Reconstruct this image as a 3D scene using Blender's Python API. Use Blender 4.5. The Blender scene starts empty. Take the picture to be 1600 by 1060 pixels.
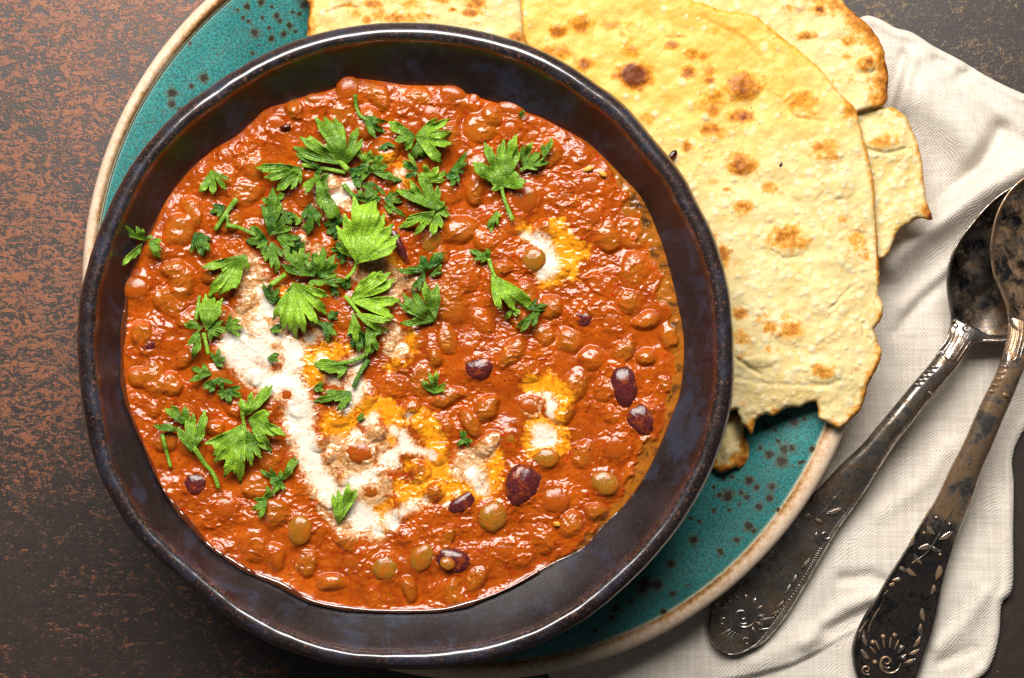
import bpy, math, random
import numpy as np
from mathutils import Vector

# ------------------------------------------------------------------ camera, light, exposure
U = 0.0002            # one photograph pixel on the tabletop, in metres
H = 4000.0            # camera height in those units (0.8 m)
scene = bpy.context.scene
cam_d = bpy.data.cameras.new('camera'); cam = bpy.data.objects.new('camera', cam_d)
scene.collection.objects.link(cam); scene.camera = cam
cam.location = (0, 0, H*U); cam.rotation_euler = (0, 0, 0)
cam_d.sensor_width = 36.0; cam_d.lens = 36.0*H/1600.0
cam_d.clip_start = 0.01; cam_d.clip_end = 20

world = bpy.data.worlds.new('World'); scene.world = world; world.use_nodes = True
bg = world.node_tree.nodes['Background']
bg.inputs[0].default_value = (0.92, 0.95, 1.0, 1); bg.inputs[1].default_value = 0.055

def area(name, loc, aim, sx, sy, power, col):
    d = bpy.data.lights.new(name, 'AREA'); d.shape = 'RECTANGLE'; d.size = sx; d.size_y = sy
    d.energy = power; d.color = col
    o = bpy.data.objects.new(name, d); scene.collection.objects.link(o)
    o.location = loc
    o.rotation_euler = (Vector(aim)-Vector(loc)).to_track_quat('-Z', 'Y').to_euler()
    return o
area('softbox_lamp', (-0.10, 0.67, 0.90), (0.0, 0.0, 0.04), 0.96, 0.50, 29.5, (1.0, 0.975, 0.94))
scene.view_settings.view_transform = 'Standard'; scene.view_settings.look = 'None'
scene.view_settings.exposure = 0.0; scene.view_settings.gamma = 1.0
scene.render.engine = 'CYCLES'

rng = random.Random(7)
C = scene.collection
# ------------------------------------------------------------------ numeric helpers
def W(px, py, h):
    px = np.asarray(px, float); py = np.asarray(py, float); h = np.asarray(h, float)
    k = U*(1-h/H)
    return np.stack([(px-800)*k, (530-py)*k, h*U+0*px], -1)

_p = np.random.RandomState(3).permutation(1024)
def _hash(ix, iy, seed):
    return _p[(_p[(_p[ix & 1023] + iy) & 1023] + seed*17) & 1023]
def gn(x, y, seed=0):
    x = np.asarray(x, float); y = np.asarray(y, float)
    x0 = np.floor(x).astype(int); y0 = np.floor(y).astype(int)
    fx = x-x0; fy = y-y0
    u = fx*fx*fx*(fx*(fx*6-15)+10); v = fy*fy*fy*(fy*(fy*6-15)+10)
    def g(ix, iy, dx, dy):
        a = _hash(ix, iy, seed)*(2*math.pi/1024.0)
        return np.cos(a)*dx+np.sin(a)*dy
    n00 = g(x0, y0, fx, fy); n10 = g(x0+1, y0, fx-1, fy)
    n01 = g(x0, y0+1, fx, fy-1); n11 = g(x0+1, y0+1, fx-1, fy-1)
    return ((n00*(1-u)+n10*u)*(1-v)+(n01*(1-u)+n11*u)*v)*1.5
def fbm(x, y, wl, octs=3, seed=0, gain=0.5):
    t = 0; a = 1.0; f = 1.0/wl
    for i in range(octs):
        t = t+a*gn(np.asarray(x)*f+13.7*i, np.asarray(y)*f-7.3*i, seed+i*5); a *= gain; f *= 2.03
    return t
def sst(a, b, x):
    t = np.clip((x-a)/(b-a), 0, 1); return t*t*(3-2*t)
def catmull(pts, n, closed=True):
    P = np.array(pts, float); m = len(P); out = []
    rngs = range(m) if closed else range(m-1)
    for i in rngs:
        if closed: p0, p1, p2, p3 = P[i-1], P[i], P[(i+1) % m], P[(i+2) % m]
        else: p0, p1, p2, p3 = P[max(i-1, 0)], P[i], P[i+1], P[min(i+2, m-1)]
        t = np.linspace(0, 1, n, endpoint=False)[:, None]
        out.append(0.5*((2*p1)+(-p0+p2)*t+(2*p0-5*p1+4*p2-p3)*t*t+(-p0+3*p1-3*p2+p3)*t**3))
    if not closed: out.append(P[-1:])
    return np.concatenate(out)
def resample(P, n, closed=True):
    P = np.asarray(P, float)
    Q = np.vstack([P, P[:1]]) if closed else P
    s = np.concatenate([[0], np.cumsum(np.hypot(*np.diff(Q, axis=0).T))])
    t = np.linspace(0, s[-1], n, endpoint=not closed)
    return np.stack([np.interp(t, s, Q[:, 0]), np.interp(t, s, Q[:, 1])], -1)
def seg_dist(x, y, P, closed=True):
    Q = np.vstack([P, P[:1]]) if closed else np.asarray(P, float)
    best = np.full(x.shape, 1e18); bx = np.zeros_like(x); by = np.zeros_like(y)
    for a, b in zip(Q[:-1], Q[1:]):
        d = b-a; L = max(d@d, 1e-9)
        t = np.clip(((x-a[0])*d[0]+(y-a[1])*d[1])/L, 0, 1)
        qx = a[0]+t*d[0]; qy = a[1]+t*d[1]
        dd = (x-qx)**2+(y-qy)**2
        m = dd < best
        best[m] = dd[m]; bx[m] = qx[m]; by[m] = qy[m]
    return np.sqrt(best), bx, by
def inside(x, y, P):
    c = np.zeros(x.shape, bool); Q = np.vstack([P, P[:1]])
    for a, b in zip(Q[:-1], Q[1:]):
        if a[1] == b[1]: continue
        m = ((a[1] > y) != (b[1] > y)) & (x < (b[0]-a[0])*(y-a[1])/(b[1]-a[1])+a[0])
        c ^= m
    return c

# ------------------------------------------------------------------ object helpers
def tag(o, label=None, cat=None, group=None, kind=None):
    if label: o['label'] = label
    if cat: o['category'] = cat
    if group: o['group'] = group
    if kind: o['kind'] = kind
    return o
def empty(name, px, py, h, label, cat, group=None):
    o = bpy.data.objects.new(name, None); C.objects.link(o)
    o.location = W(px, py, h); o.empty_display_size = 0.01
    return tag(o, label, cat, group)
def mesh_data(name, verts, polys, mat, attrs=None, smooth=True, vnormals=None):
    """polys: list of int arrays (n x k)"""
    me = bpy.data.meshes.new(name)
    verts = np.asarray(verts, np.float32)
    q0 = [np.asarray(p) for p in polys]
    zs = ta = 0
    for p in q0:
        a, b, c = verts[p[:, 0]], verts[p[:, 1]], verts[p[:, 2]]
        n = np.cross(b-a, c-a); zs += n[:, 2].sum(); ta += np.linalg.norm(n, axis=1).sum()
    if zs < -.02*ta: polys = [p[:, ::-1] for p in q0]
    loops = np.concatenate([np.asarray(p, np.int32).ravel() for p in polys])
    sizes = np.concatenate([np.full(len(p), np.asarray(p).shape[1], np.int32) for p in polys])
    starts = np.concatenate([[0], np.cumsum(sizes)[:-1]]).astype(np.int32)
    me.vertices.add(len(verts)); me.vertices.foreach_set('co', verts.ravel())
    me.loops.add(len(loops)); me.loops.foreach_set('vertex_index', loops)
    me.polygons.add(len(sizes)); me.polygons.foreach_set('loop_start', starts)
    me.update(calc_edges=True)
    if smooth: me.polygons.foreach_set('use_smooth', np.ones(len(sizes), bool))
    for k, v in (attrs or {}).items():
        a = me.attributes.new(k, 'FLOAT', 'POINT'); a.data.foreach_set('value', np.asarray(v, np.float32))
    if mat: me.materials.append(mat)
    if vnormals is not None:
        me.normals_split_custom_set_from_vertices(np.asarray(vnormals, np.float32))
    return me
def mk(name, verts, polys, mat, parent=None, origin=None, attrs=None, smooth=True, vnormals=None):
    verts = np.asarray(verts, float)
    if parent is not None: org = np.array(parent.get('_org', parent.location), float)
    elif origin is not None: org = np.array(origin, float)
    else: org = np.array([verts[:, 0].mean(), verts[:, 1].mean(), verts[:, 2].min()])
    me = mesh_data(name, verts-org, polys, mat, attrs, smooth, vnormals)
    o = bpy.data.objects.new(name, me); C.objects.link(o)
    if parent is not None: o.parent = parent
    else: o.location = org
    return o
def gridq(nr, nc, closed=False, flip=False):
    i = np.arange(nr-1)[:, None]; j = np.arange(nc if closed else nc-1)[None, :]
    j2 = (j+1) % nc
    q = np.stack([i*nc+j, i*nc+j2, (i+1)*nc+j2, (i+1)*nc+j], -1).reshape(-1, 4)
    return q[:, ::-1] if flip else q

class NT:
    def __init__(s, name):
        s.m = bpy.data.materials.new(name); s.m.use_nodes = True; s.t = s.m.node_tree
        s.b = s.t.nodes['Principled BSDF']; s.out = s.t.nodes['Material Output']; s._pc = None
    def n(s, typ, props=None, **inp):
        nd = s.t.nodes.new(typ)
        for k, v in (props or {}).items(): setattr(nd, k, v)
        for k, v in inp.items():
            key = int(k[1:]) if k[0] == 'i' and k[1:].isdigit() else k.replace('_', ' ')
            s.set(nd.inputs[key], v)
        return nd
    def set(s, sock, v):
        if isinstance(v, bpy.types.NodeSocket): s.t.links.new(v, sock)
        elif isinstance(v, bpy.types.Node): s.t.links.new(v.outputs[0], sock)
        else:
            if hasattr(sock.default_value, '__len__') and isinstance(v, (tuple, list)) and len(sock.default_value) == 4 and len(v) == 3: v = (*v, 1)
            sock.default_value = v
    def pc(s, sc=(1, 1, 1), rot=0, off=(0, 0, 0)):
        if s._pc is None:
            g = s.n('ShaderNodeNewGeometry')
            s._pc = s.n('ShaderNodeVectorMath', {'operation': 'SCALE'}, i0=g.outputs['Position'], Scale=1/U).outputs[0]
        if sc == (1, 1, 1) and rot == 0 and off == (0, 0, 0): return s._pc
        return s.n('ShaderNodeMapping', None, Vector=s._pc, Scale=sc, Rotation=(0, 0, rot), Location=off).outputs[0]
    def noise(s, wl, detail=3, rough=0.5, dist=0, vec=None, off=None):
        v = vec if vec is not None else (s.pc() if off is None else s.pc(off=(off, off*1.7, off*.3)))
        return s.n('ShaderNodeTexNoise', None, Vector=v, Scale=1.0/wl, Detail=detail, Roughness=rough, Distortion=dist).outputs[0]
    def math(s, op, a, b=0.0, c=None, clamp=False):
        nd = s.n('ShaderNodeMath', {'operation': op, 'use_clamp': clamp}, i0=a, i1=b)
        if c is not None: s.set(nd.inputs[2], c)
        return nd.outputs[0]
    def rng(s, v, a, b, c=0.0, d=1.0, typ='LINEAR'):
        return s.n('ShaderNodeMapRange', {'interpolation_type': typ}, Value=v, From_Min=a, From_Max=b, To_Min=c, To_Max=d).outputs[0]
    def mix(s, f, a, b, typ='MIX'):
        nd = s.t.nodes.new('ShaderNodeMix'); nd.data_type = 'RGBA'; nd.blend_type = typ
        s.set(nd.inputs[0], f); s.set(nd.inputs[6], a); s.set(nd.inputs[7], b)
        return nd.outputs[2]
    def attr(s, nm):
        return s.n('ShaderNodeAttribute', {'attribute_name': nm}).outputs['Fac']
    def bump(s, hgt, dist_px, strength=1.0, normal=None):
        nd = s.n('ShaderNodeBump', None, Height=hgt, Distance=dist_px*U, Strength=strength)
        if normal is not None: s.set(nd.inputs['Normal'], normal)
        return nd.outputs[0]
    def P(s, **kw):
        for k, v in kw.items(): s.set(s.b.inputs[k.replace('_', ' ')], v)
        return s.m

# ------------------------------------------------------------------ materials
def m_table():
    t = NT('rusted_table')
    sx = t.n('ShaderNodeSeparateXYZ', None, i0=t.pc()); X, Y = sx.outputs[0], sx.outputs[1]
    warm = t.rng(X, -250, 250, 1, 0)
    big = t.noise(160, 4, .6)
    low = t.rng(Y, -330, -60, 0, 1, 'SMOOTHSTEP')
    dens = t.math('MULTIPLY_ADD', big, .5, t.math('MULTIPLY', t.rng(Y, -60, 200, -.14, -.05), t.rng(X, 300, 700, 0, 1))); dens = t.math('ADD', dens, t.math('MULTIPLY', t.math('MAXIMUM', low, t.rng(X, 300, 700, 0, .25)), .22))
    fib1 = t.noise(14, 5, .62, 1.8, t.pc(sc=(.55, 1.1, 1), rot=.35))
    fib2 = t.noise(7, 4, .62, 1.3, t.pc(sc=(1.1, .6, 1), rot=.9, off=(50, 0, 0)))
    fib3 = t.noise(3.2, 3, .6, .8)
    f = t.math('ADD', t.math('MULTIPLY', fib1, .55), t.math('MULTIPLY', fib2, .30)); f = t.math('MULTIPLY_ADD', fib3, .22, f)
    m = t.rng(t.math('ADD', f, t.math('SUBTRACT', t.math('MULTIPLY', dens, .38), t.rng(X, 200, 600, 0, .045))), .675, .775, 0, 1, 'SMOOTHSTEP')
    rust = t.mix(t.noise(40, 2), (.30, .088, .022), (.13, .045, .020))
    ochre = t.mix(t.noise(30, 2), (.20, .135, .05), (.11, .055, .025))
    spot = t.mix(warm, ochre, rust)
    base = t.mix(t.noise(24, 4, .6), (.012, .008, .007), (.045, .026, .018))
    col = t.mix(m, base, spot)
    pale = t.math('MULTIPLY', t.rng(t.noise(4.5, 3, .6, .5, off=31), .68, .74), t.rng(t.noise(60, 3, off=9), .5, .62))
    col = t.mix(t.math('MULTIPLY', pale, .6), col, (.42, .31, .25))
    hgt = t.math('ADD', t.math('MULTIPLY', m, .4), fib3)
    return t.P(Base_Color=col, Roughness=t.rng(fib1, .3, .7, .42, .52), Specular_IOR_Level=.62, Normal=t.bump(hgt, .9, .5))

def m_linen():
    t = NT('linen_weave')
    wob = t.noise(90, 2)
    off = t.n('ShaderNodeCombineXYZ', None, i0=t.math('MULTIPLY', wob, 40), i1=t.math('MULTIPLY', t.noise(70, 2, off=5), 40))
    v = t.n('ShaderNodeVectorMath', {'operation': 'ADD'}, i0=t.pc(rot=.10), i1=off).outputs[0]
    s = t.n('ShaderNodeSeparateXYZ', None, i0=v)
    k = 2*math.pi/5.2
    a = t.math('SINE', t.math('MULTIPLY', s.outputs[0], k)); b = t.math('SINE', t.math('MULTIPLY', s.outputs[1], k))
    weave = t.math('MULTIPLY', a, b)
    slub1 = t.noise(5, 3, .6, 0, t.pc(sc=(.05, 1, 1), rot=.1)); slub2 = t.noise(5, 3, .6, 0, t.pc(sc=(1, .05, 1), rot=.1))
    c = t.mix(t.rng(t.math('ADD', slub1, slub2), .7, 1.3), (.56, .49, .41), (.735, .66, .575))
    c = t.mix(t.rng(weave, -1, 1, .24, 0), c, (.36, .30, .22))
    c = t.mix(t.rng(t.noise(7, 2, off=4), .66, .74, 0, .35), c, (.42, .36, .2))
    hgt = t.math('ADD', t.math('MULTIPLY', weave, .5), t.math('ADD', slub1, slub2))
    return t.P(Base_Color=c, Roughness=.9, Specular_IOR_Level=.15, Normal=t.bump(hgt, 1.1, .7))

def m_glaze():
    t = NT('turquoise_glaze')
    n1 = t.noise(3.0, 2, .6); n2 = t.noise(110, 3)
    c = t.mix(t.rng(n2, .35, .65), (.022, .19, .18), (.045, .275, .255))
    c = t.mix(t.rng(n1, .40, .66), c, (.012, .085, .085))
    c = t.mix(t.rng(t.noise(2.4, 1, .5, 0, off=3), .62, .75, 0, .6), c, (.10, .30, .27))
    edge = t.attr('edge')
    c = t.mix(t.rng(edge, .35, 1.0), c, (.62, .60, .42))
    sp = t.attr('spot'); spn = t.math('ADD', sp, t.math('MULTIPLY', t.math('SUBTRACT', t.noise(5, 3, .7), .5), 1.5))
    c = t.mix(t.rng(spn, .26, .6, 0, .97), c, (.030, .016, .006))
    c = t.mix(t.math('MULTIPLY', t.rng(spn, .05, .3), t.rng(spn, .55, .3, 0, .7)), c, (.10, .075, .02))
    return t.P(Base_Color=c, Roughness=.30, Specular_IOR_Level=.55, Normal=t.bump(n1, .35, .5))

def m_rimclay():
    t = NT('bare_clay_rim')
    br = t.math('ADD', t.attr('brown'), t.math('MULTIPLY', t.math('SUBTRACT', t.noise(9, 4, .7), .5), 1.3))
    c = t.mix(t.noise(30, 3), (.60, .42, .28), (.76, .60, .45))
    c = t.mix(t.rng(br, .14, .6, 0, .85), c, (.42, .19, .04))
    c = t.mix(t.rng(br, .58, .9, 0, .9), c, (.12, .045, .01))
    return t.P(Base_Color=c, Roughness=.42, Specular_IOR_Level=.4, Normal=t.bump(t.noise(6, 4), .8, .5))

def m_bowl():
    t = NT('black_glaze')
    n = t.noise(70, 5, .65); n2 = t.noise(9, 4, .7); n3 = t.noise(3, 2, .6, off=7)
    c = t.mix(t.rng(n, .35, .62), (.010, .005, .005), (.020, .012, .013))
    c = t.mix(t.math('MULTIPLY', t.rng(t.noise(55, 5, .7, .5, off=60), .50, .62), .7), c, (.026, .031, .052))  # bluish sheen of the lit wall painted into the base colour as patches
    c = t.mix(t.rng(n2, .55, .75, 0, .5), c, (.035, .022, .014))
    c = t.mix(t.rng(n3, .69, .76, 0, .5), c, (.22, .17, .14))
    rs = t.math('MULTIPLY', t.attr('lip'), t.rng(t.noise(5, 3, .7, off=12), .56, .68))
    c = t.mix(t.math('MULTIPLY', rs, .8), c, (.22, .09, .05))
    r = t.math('ADD', t.rng(n, .3, .7, .30, .42), t.math('MULTIPLY', n2, .10))
    return t.P(Base_Color=c, Roughness=r, Specular_IOR_Level=.32, Coat_Weight=t.rng(t.attr('lip'), 0, .4, .42, 1), Coat_Roughness=t.rng(t.attr('lip'), 0, .4, .26, .14), Coat_IOR=1.65, Normal=t.bump(t.math('ADD', t.math('MULTIPLY', n2, 1.3), t.math('MULTIPLY', n3, .8)), .55, .5))

def m_stew(name='stew_sauce'):
    t = NT(name)
    n1 = t.noise(46, 5, .6); n2 = t.noise(9, 4, .65); n3 = t.noise(2.6, 2, .5, off=4)
    c = t.mix(t.rng(n1, .32, .66), (.20, .020, .0012), (.40, .062, .0024))
    c = t.mix(t.rng(n2, .35, .7, 0, .5), c, (.50, .125, .006))
    c = t.mix(t.math('MULTIPLY', t.attr('lump'), t.rng(n2, .3, .6, .1, .5)), c, (.42, .115, .009))
    c = t.mix(t.math('MULTIPLY', t.attr('lentil'), t.rng(n2, .34, .58, .75, .10)), c, t.mix(n3, (.27, .085, .007), (.38, .135, .010)))
    c = t.mix(t.rng(n3, .63, .72, 0, .55), c, (.20, .013, .003))
    c = t.mix(t.rng(t.noise(5.5, 1, .5, 0, off=77), .70, .735, 0, .9), c, (.42, .006, .004))
    c = t.mix(t.rng(t.noise(4.2, 1, .5, 0, off=99), .725, .75, 0, .9), c, (.02, .008, .005))
    # thin oily film on the right wall
    fl = t.attr('film'); fn = t.math('ADD', fl, t.math('MULTIPLY', t.math('SUBTRACT', t.noise(24, 5, .7, .6, off=20), .5), 1.6))
    c = t.mix(t.rng(fn, .35, .75), c, (.33, .10, .008))
    c = t.mix(t.math('MULTIPLY', t.rng(fl, .3, .7), t.rng(fn, .98, 1.25, 0, .92)), c, (.024, .016, .008))
    # cream
    cy, cw = t.attr('creamy'), t.attr('creamw')
    na = t.math('SUBTRACT', t.noise(30, 6, .72, .8, off=15), .5); nb = t.math('SUBTRACT', t.noise(7, 5, .72, .4, off=25), .5)
    nn = t.math('ADD', t.math('MULTIPLY', na, 1.9), t.math('MULTIPLY', nb, 1.7))
    y = t.math('MULTIPLY_ADD', nn, 1.0, cy)
    c = t.mix(t.rng(y, .28, .66, 0, .92), c, t.mix(t.rng(nb, -.12, .15), (.66, .19, .006), (.86, .38, .012)))
    n4 = t.math('SUBTRACT', t.noise(16, 5, .75, .6, off=45), .5)
    tan = t.math('MULTIPLY_ADD', t.math('ADD', n4, nb), 1.1, t.attr('tan'))
    c = t.mix(t.rng(tan, .30, .62, 0, .9), c, t.mix(t.rng(nb, -.1, .12), (.42, .17, .035), (.68, .45, .25)))
    nf = t.math('SUBTRACT', t.noise(3.4, 3, .6, off=35), .5)
    w = t.math('MULTIPLY_ADD', nn, .85, t.math('ADD', cw, t.math('ADD', t.math('MULTIPLY', t.attr('tan'), .20), t.math('MULTIPLY', nf, .9))))
    c = t.mix(t.rng(w, .22, .62, 0, .8), c, (.72, .42, .20))
    c = t.mix(t.rng(w, .46, .90, 0, 1), c, (.72, .65, .53))
    rough = t.rng(t.noise(20, 4, .6, off=8), .3, .7, .10, .20)
    hb = t.math('ADD', t.math('MULTIPLY', t.noise(6.5, 4, .65, .3, off=2), 1.2), t.math('MULTIPLY', n3, .35))
    return t.P(Base_Color=c, Roughness=rough, Specular_IOR_Level=.5, Normal=t.bump(hb, .42, t.math('MULTIPLY', t.attr('grit'), 1.0)))

def m_lentil(name, ca, cb, cs, thr):
    t = NT(name)
    n1 = t.noise(18, 4, .6); n2 = t.noise(4, 4, .7)
    c = t.mix(t.rng(n2, .35, .65), ca, cb); c = t.mix(t.rng(t.noise(2.6, 3, .6, off=6), .52, .66, 0, .45), c, (.12, .035, .004))
    c = t.mix(t.rng(t.math('ADD', n1, t.math('MULTIPLY', n2, .4)), thr, thr+.12, 0, .9), c, cs)
    return t.P(Base_Color=c, Roughness=.13, Specular_IOR_Level=.45, Normal=t.bump(t.math('ADD', n2, t.math('MULTIPLY', n1, .6)), .55, .7))

def m_bread(name, butter_col):
    t = NT(name)
    n1 = t.noise(55, 5, .62); n2 = t.noise(8, 5, .7); n3 = t.noise(3, 3, .6, off=9)
    but = t.attr('butter')
    pale = t.mix(t.rng(n1, .3, .7), (.62, .43, .14), (.76, .62, .32))
    warm = t.mix(t.rng(n1, .3, .7), butter_col, (.74, .50, .13))
    c = t.mix(t.rng(t.math('MULTIPLY_ADD', t.math('SUBTRACT', n1, .5), 1.0, but), .15, .95), pale, warm)
    c = t.mix(t.math('MULTIPLY', t.rng(n2, .50, .72, 0, .5), t.rng(but, 0, 1, 1, .25)), c, (.72, .63, .43))
    c = t.mix(t.rng(n3, .35, .2, 0, .5), c, (.55, .37, .13))
    c = t.mix(t.math('MULTIPLY', t.attr('blister'), t.rng(n2, .3, .6, .15, .6)), c, (.76, .66, .45))
    nn = t.math('ADD', t.math('MULTIPLY', t.math('SUBTRACT', n2, .5), 1.2), t.math('MULTIPLY', t.math('SUBTRACT', t.noise(18, 4, .65, off=3), .5), 1.2))
    br = t.math('MULTIPLY_ADD', nn, 1.25, t.attr('brown'))
    c = t.mix(t.rng(br, .18, .5, 0, .85), c, (.68, .27, .015))
    c = t.mix(t.rng(br, .5, .9, 0, .9), c, (.38, .115, .008))
    c = t.mix(t.rng(br, .95, 1.45, 0, .92), c, (.12, .022, .006))
    c = t.mix(t.rng(t.noise(3.6, 1, .5, 0, off=50), .73, .76, 0, .8), c, (.12, .06, .03))
    return t.P(Base_Color=c, Roughness=t.rng(but, 0, 1, .62, .40), Specular_IOR_Level=.22,
               Normal=t.bump(t.math('ADD', t.math('MULTIPLY', n2, 1.2), t.math('MULTIPLY', n3, .4)), 1.5, t.rng(but, 0, 1, .7, .38)))

def m_leaf(name, dark, bright):
    t = NT(name)
    v = t.attr('vein'); sh = t.attr('shade')
    n = t.noise(12, 4, .6); n2 = t.noise(4, 3, .6)
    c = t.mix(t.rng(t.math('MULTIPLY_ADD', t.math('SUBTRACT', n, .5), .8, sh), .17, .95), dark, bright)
    c = t.mix(t.math('MULTIPLY', v, .22), c, (.20, .38, .06))
    c = t.mix(t.math('MULTIPLY', t.attr('vline'), .3), c, (.012, .05, .006))
    vo = t.n('ShaderNodeTexVoronoi', {'feature': 'DISTANCE_TO_EDGE'}, Vector=t.pc(), Scale=1/8.0).outputs['Distance']
    net = t.rng(vo, .0, .09, 1, 0)
    c = t.mix(t.math('MULTIPLY', net, .13), c, (.012, .06, .006))
    hgt = t.math('SUBTRACT', t.math('MULTIPLY', n2, .8), t.math('ADD', t.math('MULTIPLY', t.attr('vline'), 1.0), t.math('MULTIPLY', net, .5)))
    t.P(Base_Color=c, Roughness=.34, Specular_IOR_Level=.45, Normal=t.bump(hgt, 1.6, .8))
    tr = t.n('ShaderNodeBsdfTranslucent', None, Color=t.mix(.5, c, (.25, .5, .02)))
    ms = t.n('ShaderNodeMixShader', None, i0=.14, i1=t.b.outputs[0], i2=tr.outputs[0])
    t.t.links.new(ms.outputs[0], t.out.inputs[0]); return t.m

def m_silver(name, tarn, dark, amt):
    t = NT(name)
    n1 = t.noise(42, 6, .7, .6); n2 = t.noise(7, 5, .7, off=5)
    c = t.mix(t.rng(n2, .3, .7), (.50, .45, .40), (.30, .255, .215))
    f = t.math('ADD', n1, t.math('MULTIPLY', t.math('SUBTRACT', n2, .5), .5))
    c = t.mix(t.rng(f, amt, amt+.10, 0, 1), c, t.mix(n2, tarn, dark))
    c = t.mix(t.rng(n2, .60, .68, 0, .8), c, dark)
    c = t.mix(t.math('MULTIPLY', t.attr('black'), t.rng(n1, .3, .6, .75, 1)), c, (.022, .021, .023))
    c = t.mix(t.math('MULTIPLY', t.attr('patina'), t.rng(t.noise(26, 5, .7, .8, off=14), .46, .62, 0, .7)), c, tarn)
    met = t.rng(f, amt, amt+.10, .95, .62)
    return t.P(Base_Color=c, Metallic=met, Roughness=t.rng(f, .35, .7, .17, .36), Normal=t.bump(t.math('ADD', n2, n1), .5, .4))

def m_oil():
    t = NT('red_oil'); return t.P(Base_Color=(.10, .022, .004), Roughness=.06, Specular_IOR_Level=.8, Coat_Weight=1.0, Coat_Roughness=.05, Coat_IOR=1.8)
M = dict(oil=m_oil(), table=m_table(), linen=m_linen(), glaze=m_glaze(), clay=m_rimclay(), bowl=m_bowl(), stew=m_stew(),
    breadA=m_bread('buttered_bread', (.70, .36, .045)), breadB=m_bread('plain_bread', (.54, .37, .13)),
    leaf=m_leaf('parsley_leaf', (.012, .085, .006), (.34, .58, .030)),
    lentil=m_lentil('lentil_skin', (.24, .095, .008), (.33, .135, .013), (.36, .090, .006), .66),
    lentil_s=m_lentil('coated_lentil', (.24, .070, .006), (.33, .100, .008), (.34, .058, .004), .54),
    bean=m_lentil('kidney_bean_skin', (.045, .007, .010), (.115, .018, .020), (.26, .045, .007), .73),
    silverA=m_silver('tarnished_silver', (.25, .165, .10), (.065, .046, .032), .46),
    silverB=m_silver('bronzed_silver', (.50, .31, .17), (.13, .08, .05), .40),
    flake=m_lentil('chili_skin', (.05, .004, .003), (.12, .008, .004), (.02, .004, .003), .62),
    seed=m_lentil('onion_bit', (.62, .30, .03), (.75, .42, .06), (.60, .20, .01), .75))

# ------------------------------------------------------------------ tabletop
def build_table():
    s = 7000
    v = np.array([[-s, -s, 0], [s, -s, 0], [s, s, 0], [-s, s, 0], [-s, -s, -150], [s, -s, -150], [s, s, -150], [-s, s, -150]])*U
    o = mk('tabletop', v, [np.array([[0, 1, 2, 3], [4, 7, 6, 5], [0, 4, 5, 1], [1, 5, 6, 2], [2, 6, 7, 3], [3, 7, 4, 0]])], M['table'], origin=(0, 0, 0), smooth=False)
    tag(o, kind='structure')
build_table()

# ------------------------------------------------------------------ height-field patch with its own outline
def patch(name, poly, step, hf, thick, mat, parent=None, attrf=None, lipr=6.0):
    poly = np.asarray(poly, float)
    x0, y0 = poly.min(0)-step; x1, y1 = poly.max(0)+step
    xs = np.arange(x0, x1+step, step); ys = np.arange(y0, y1+step, step)
    nx, ny = len(xs), len(ys)
    GX, GY = np.meshgrid(xs, ys); gx = GX.ravel().copy(); gy = GY.ravel().copy()
    cx = (xs[:-1]+step/2)[None, :].repeat(ny-1, 0); cy = (ys[:-1]+step/2)[:, None].repeat(nx-1, 1)
    keep = inside(cx.ravel(), cy.ravel(), poly)
    q = gridq(ny, nx)[keep]
    cnt = np.bincount(q.ravel(), minlength=nx*ny)
    used = cnt > 0
    inn = np.zeros((ny+1, nx+1), bool); inn[1:-1, 1:-1] = keep.reshape(ny-1, nx-1)
    full = inn[:-1, :-1] & inn[1:, :-1] & inn[:-1, 1:] & inn[1:, 1:]
    bnd = used & ~full.ravel()
    dist = np.zeros(nx*ny); ui = np.where(used)[0]
    d, bx, by = seg_dist(gx[ui], gy[ui], poly)
    dist[ui] = d
    bi = np.isin(ui, np.where(bnd)[0])
    gx[ui[bi]] = bx[bi]; gy[ui[bi]] = by[bi]; dist[ui[bi]] = 0
    remap = -np.ones(nx*ny, int); remap[ui] = np.arange(len(ui)); q = remap[q]
    X, Y, D = gx[ui], gy[ui], dist[ui]
    hh = hf(X, Y, D)
    lip = thick*0.6*(1-np.sqrt(np.clip(1-(1-np.clip(D/lipr, 0, 1))**2, 0, 1)))
    top = W(X, Y, hh-lip)
    q = q[:, ::-1]
    # boundary edges
    e = np.concatenate([q[:, [0, 1]], q[:, [1, 2]], q[:, [2, 3]], q[:, [3, 0]]])
    key = np.minimum(e[:, 0], e[:, 1]).astype(np.int64)*10000000+np.maximum(e[:, 0], e[:, 1])
    uq, idx, c = np.unique(key, return_index=True, return_counts=True)
    be = e[idx[c == 1]]
    bv = np.unique(be.ravel()); m2 = -np.ones(len(X), int); m2[bv] = np.arange(len(bv))+len(X)
    low = W(X[bv], Y[bv], hh[bv]-thick)
    skirt = np.stack([be[:, 1], be[:, 0], m2[be[:, 0]], m2[be[:, 1]]], -1)
    verts = np.vstack([top, low])
    # coarse underside
    attrs = attrf(np.concatenate([X, X[bv]]), np.concatenate([Y, Y[bv]]), np.concatenate([D, np.zeros(len(bv))])) if attrf else {}
    return mk(name, verts, [q, skirt], mat, parent=parent, attrs=attrs)

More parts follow.
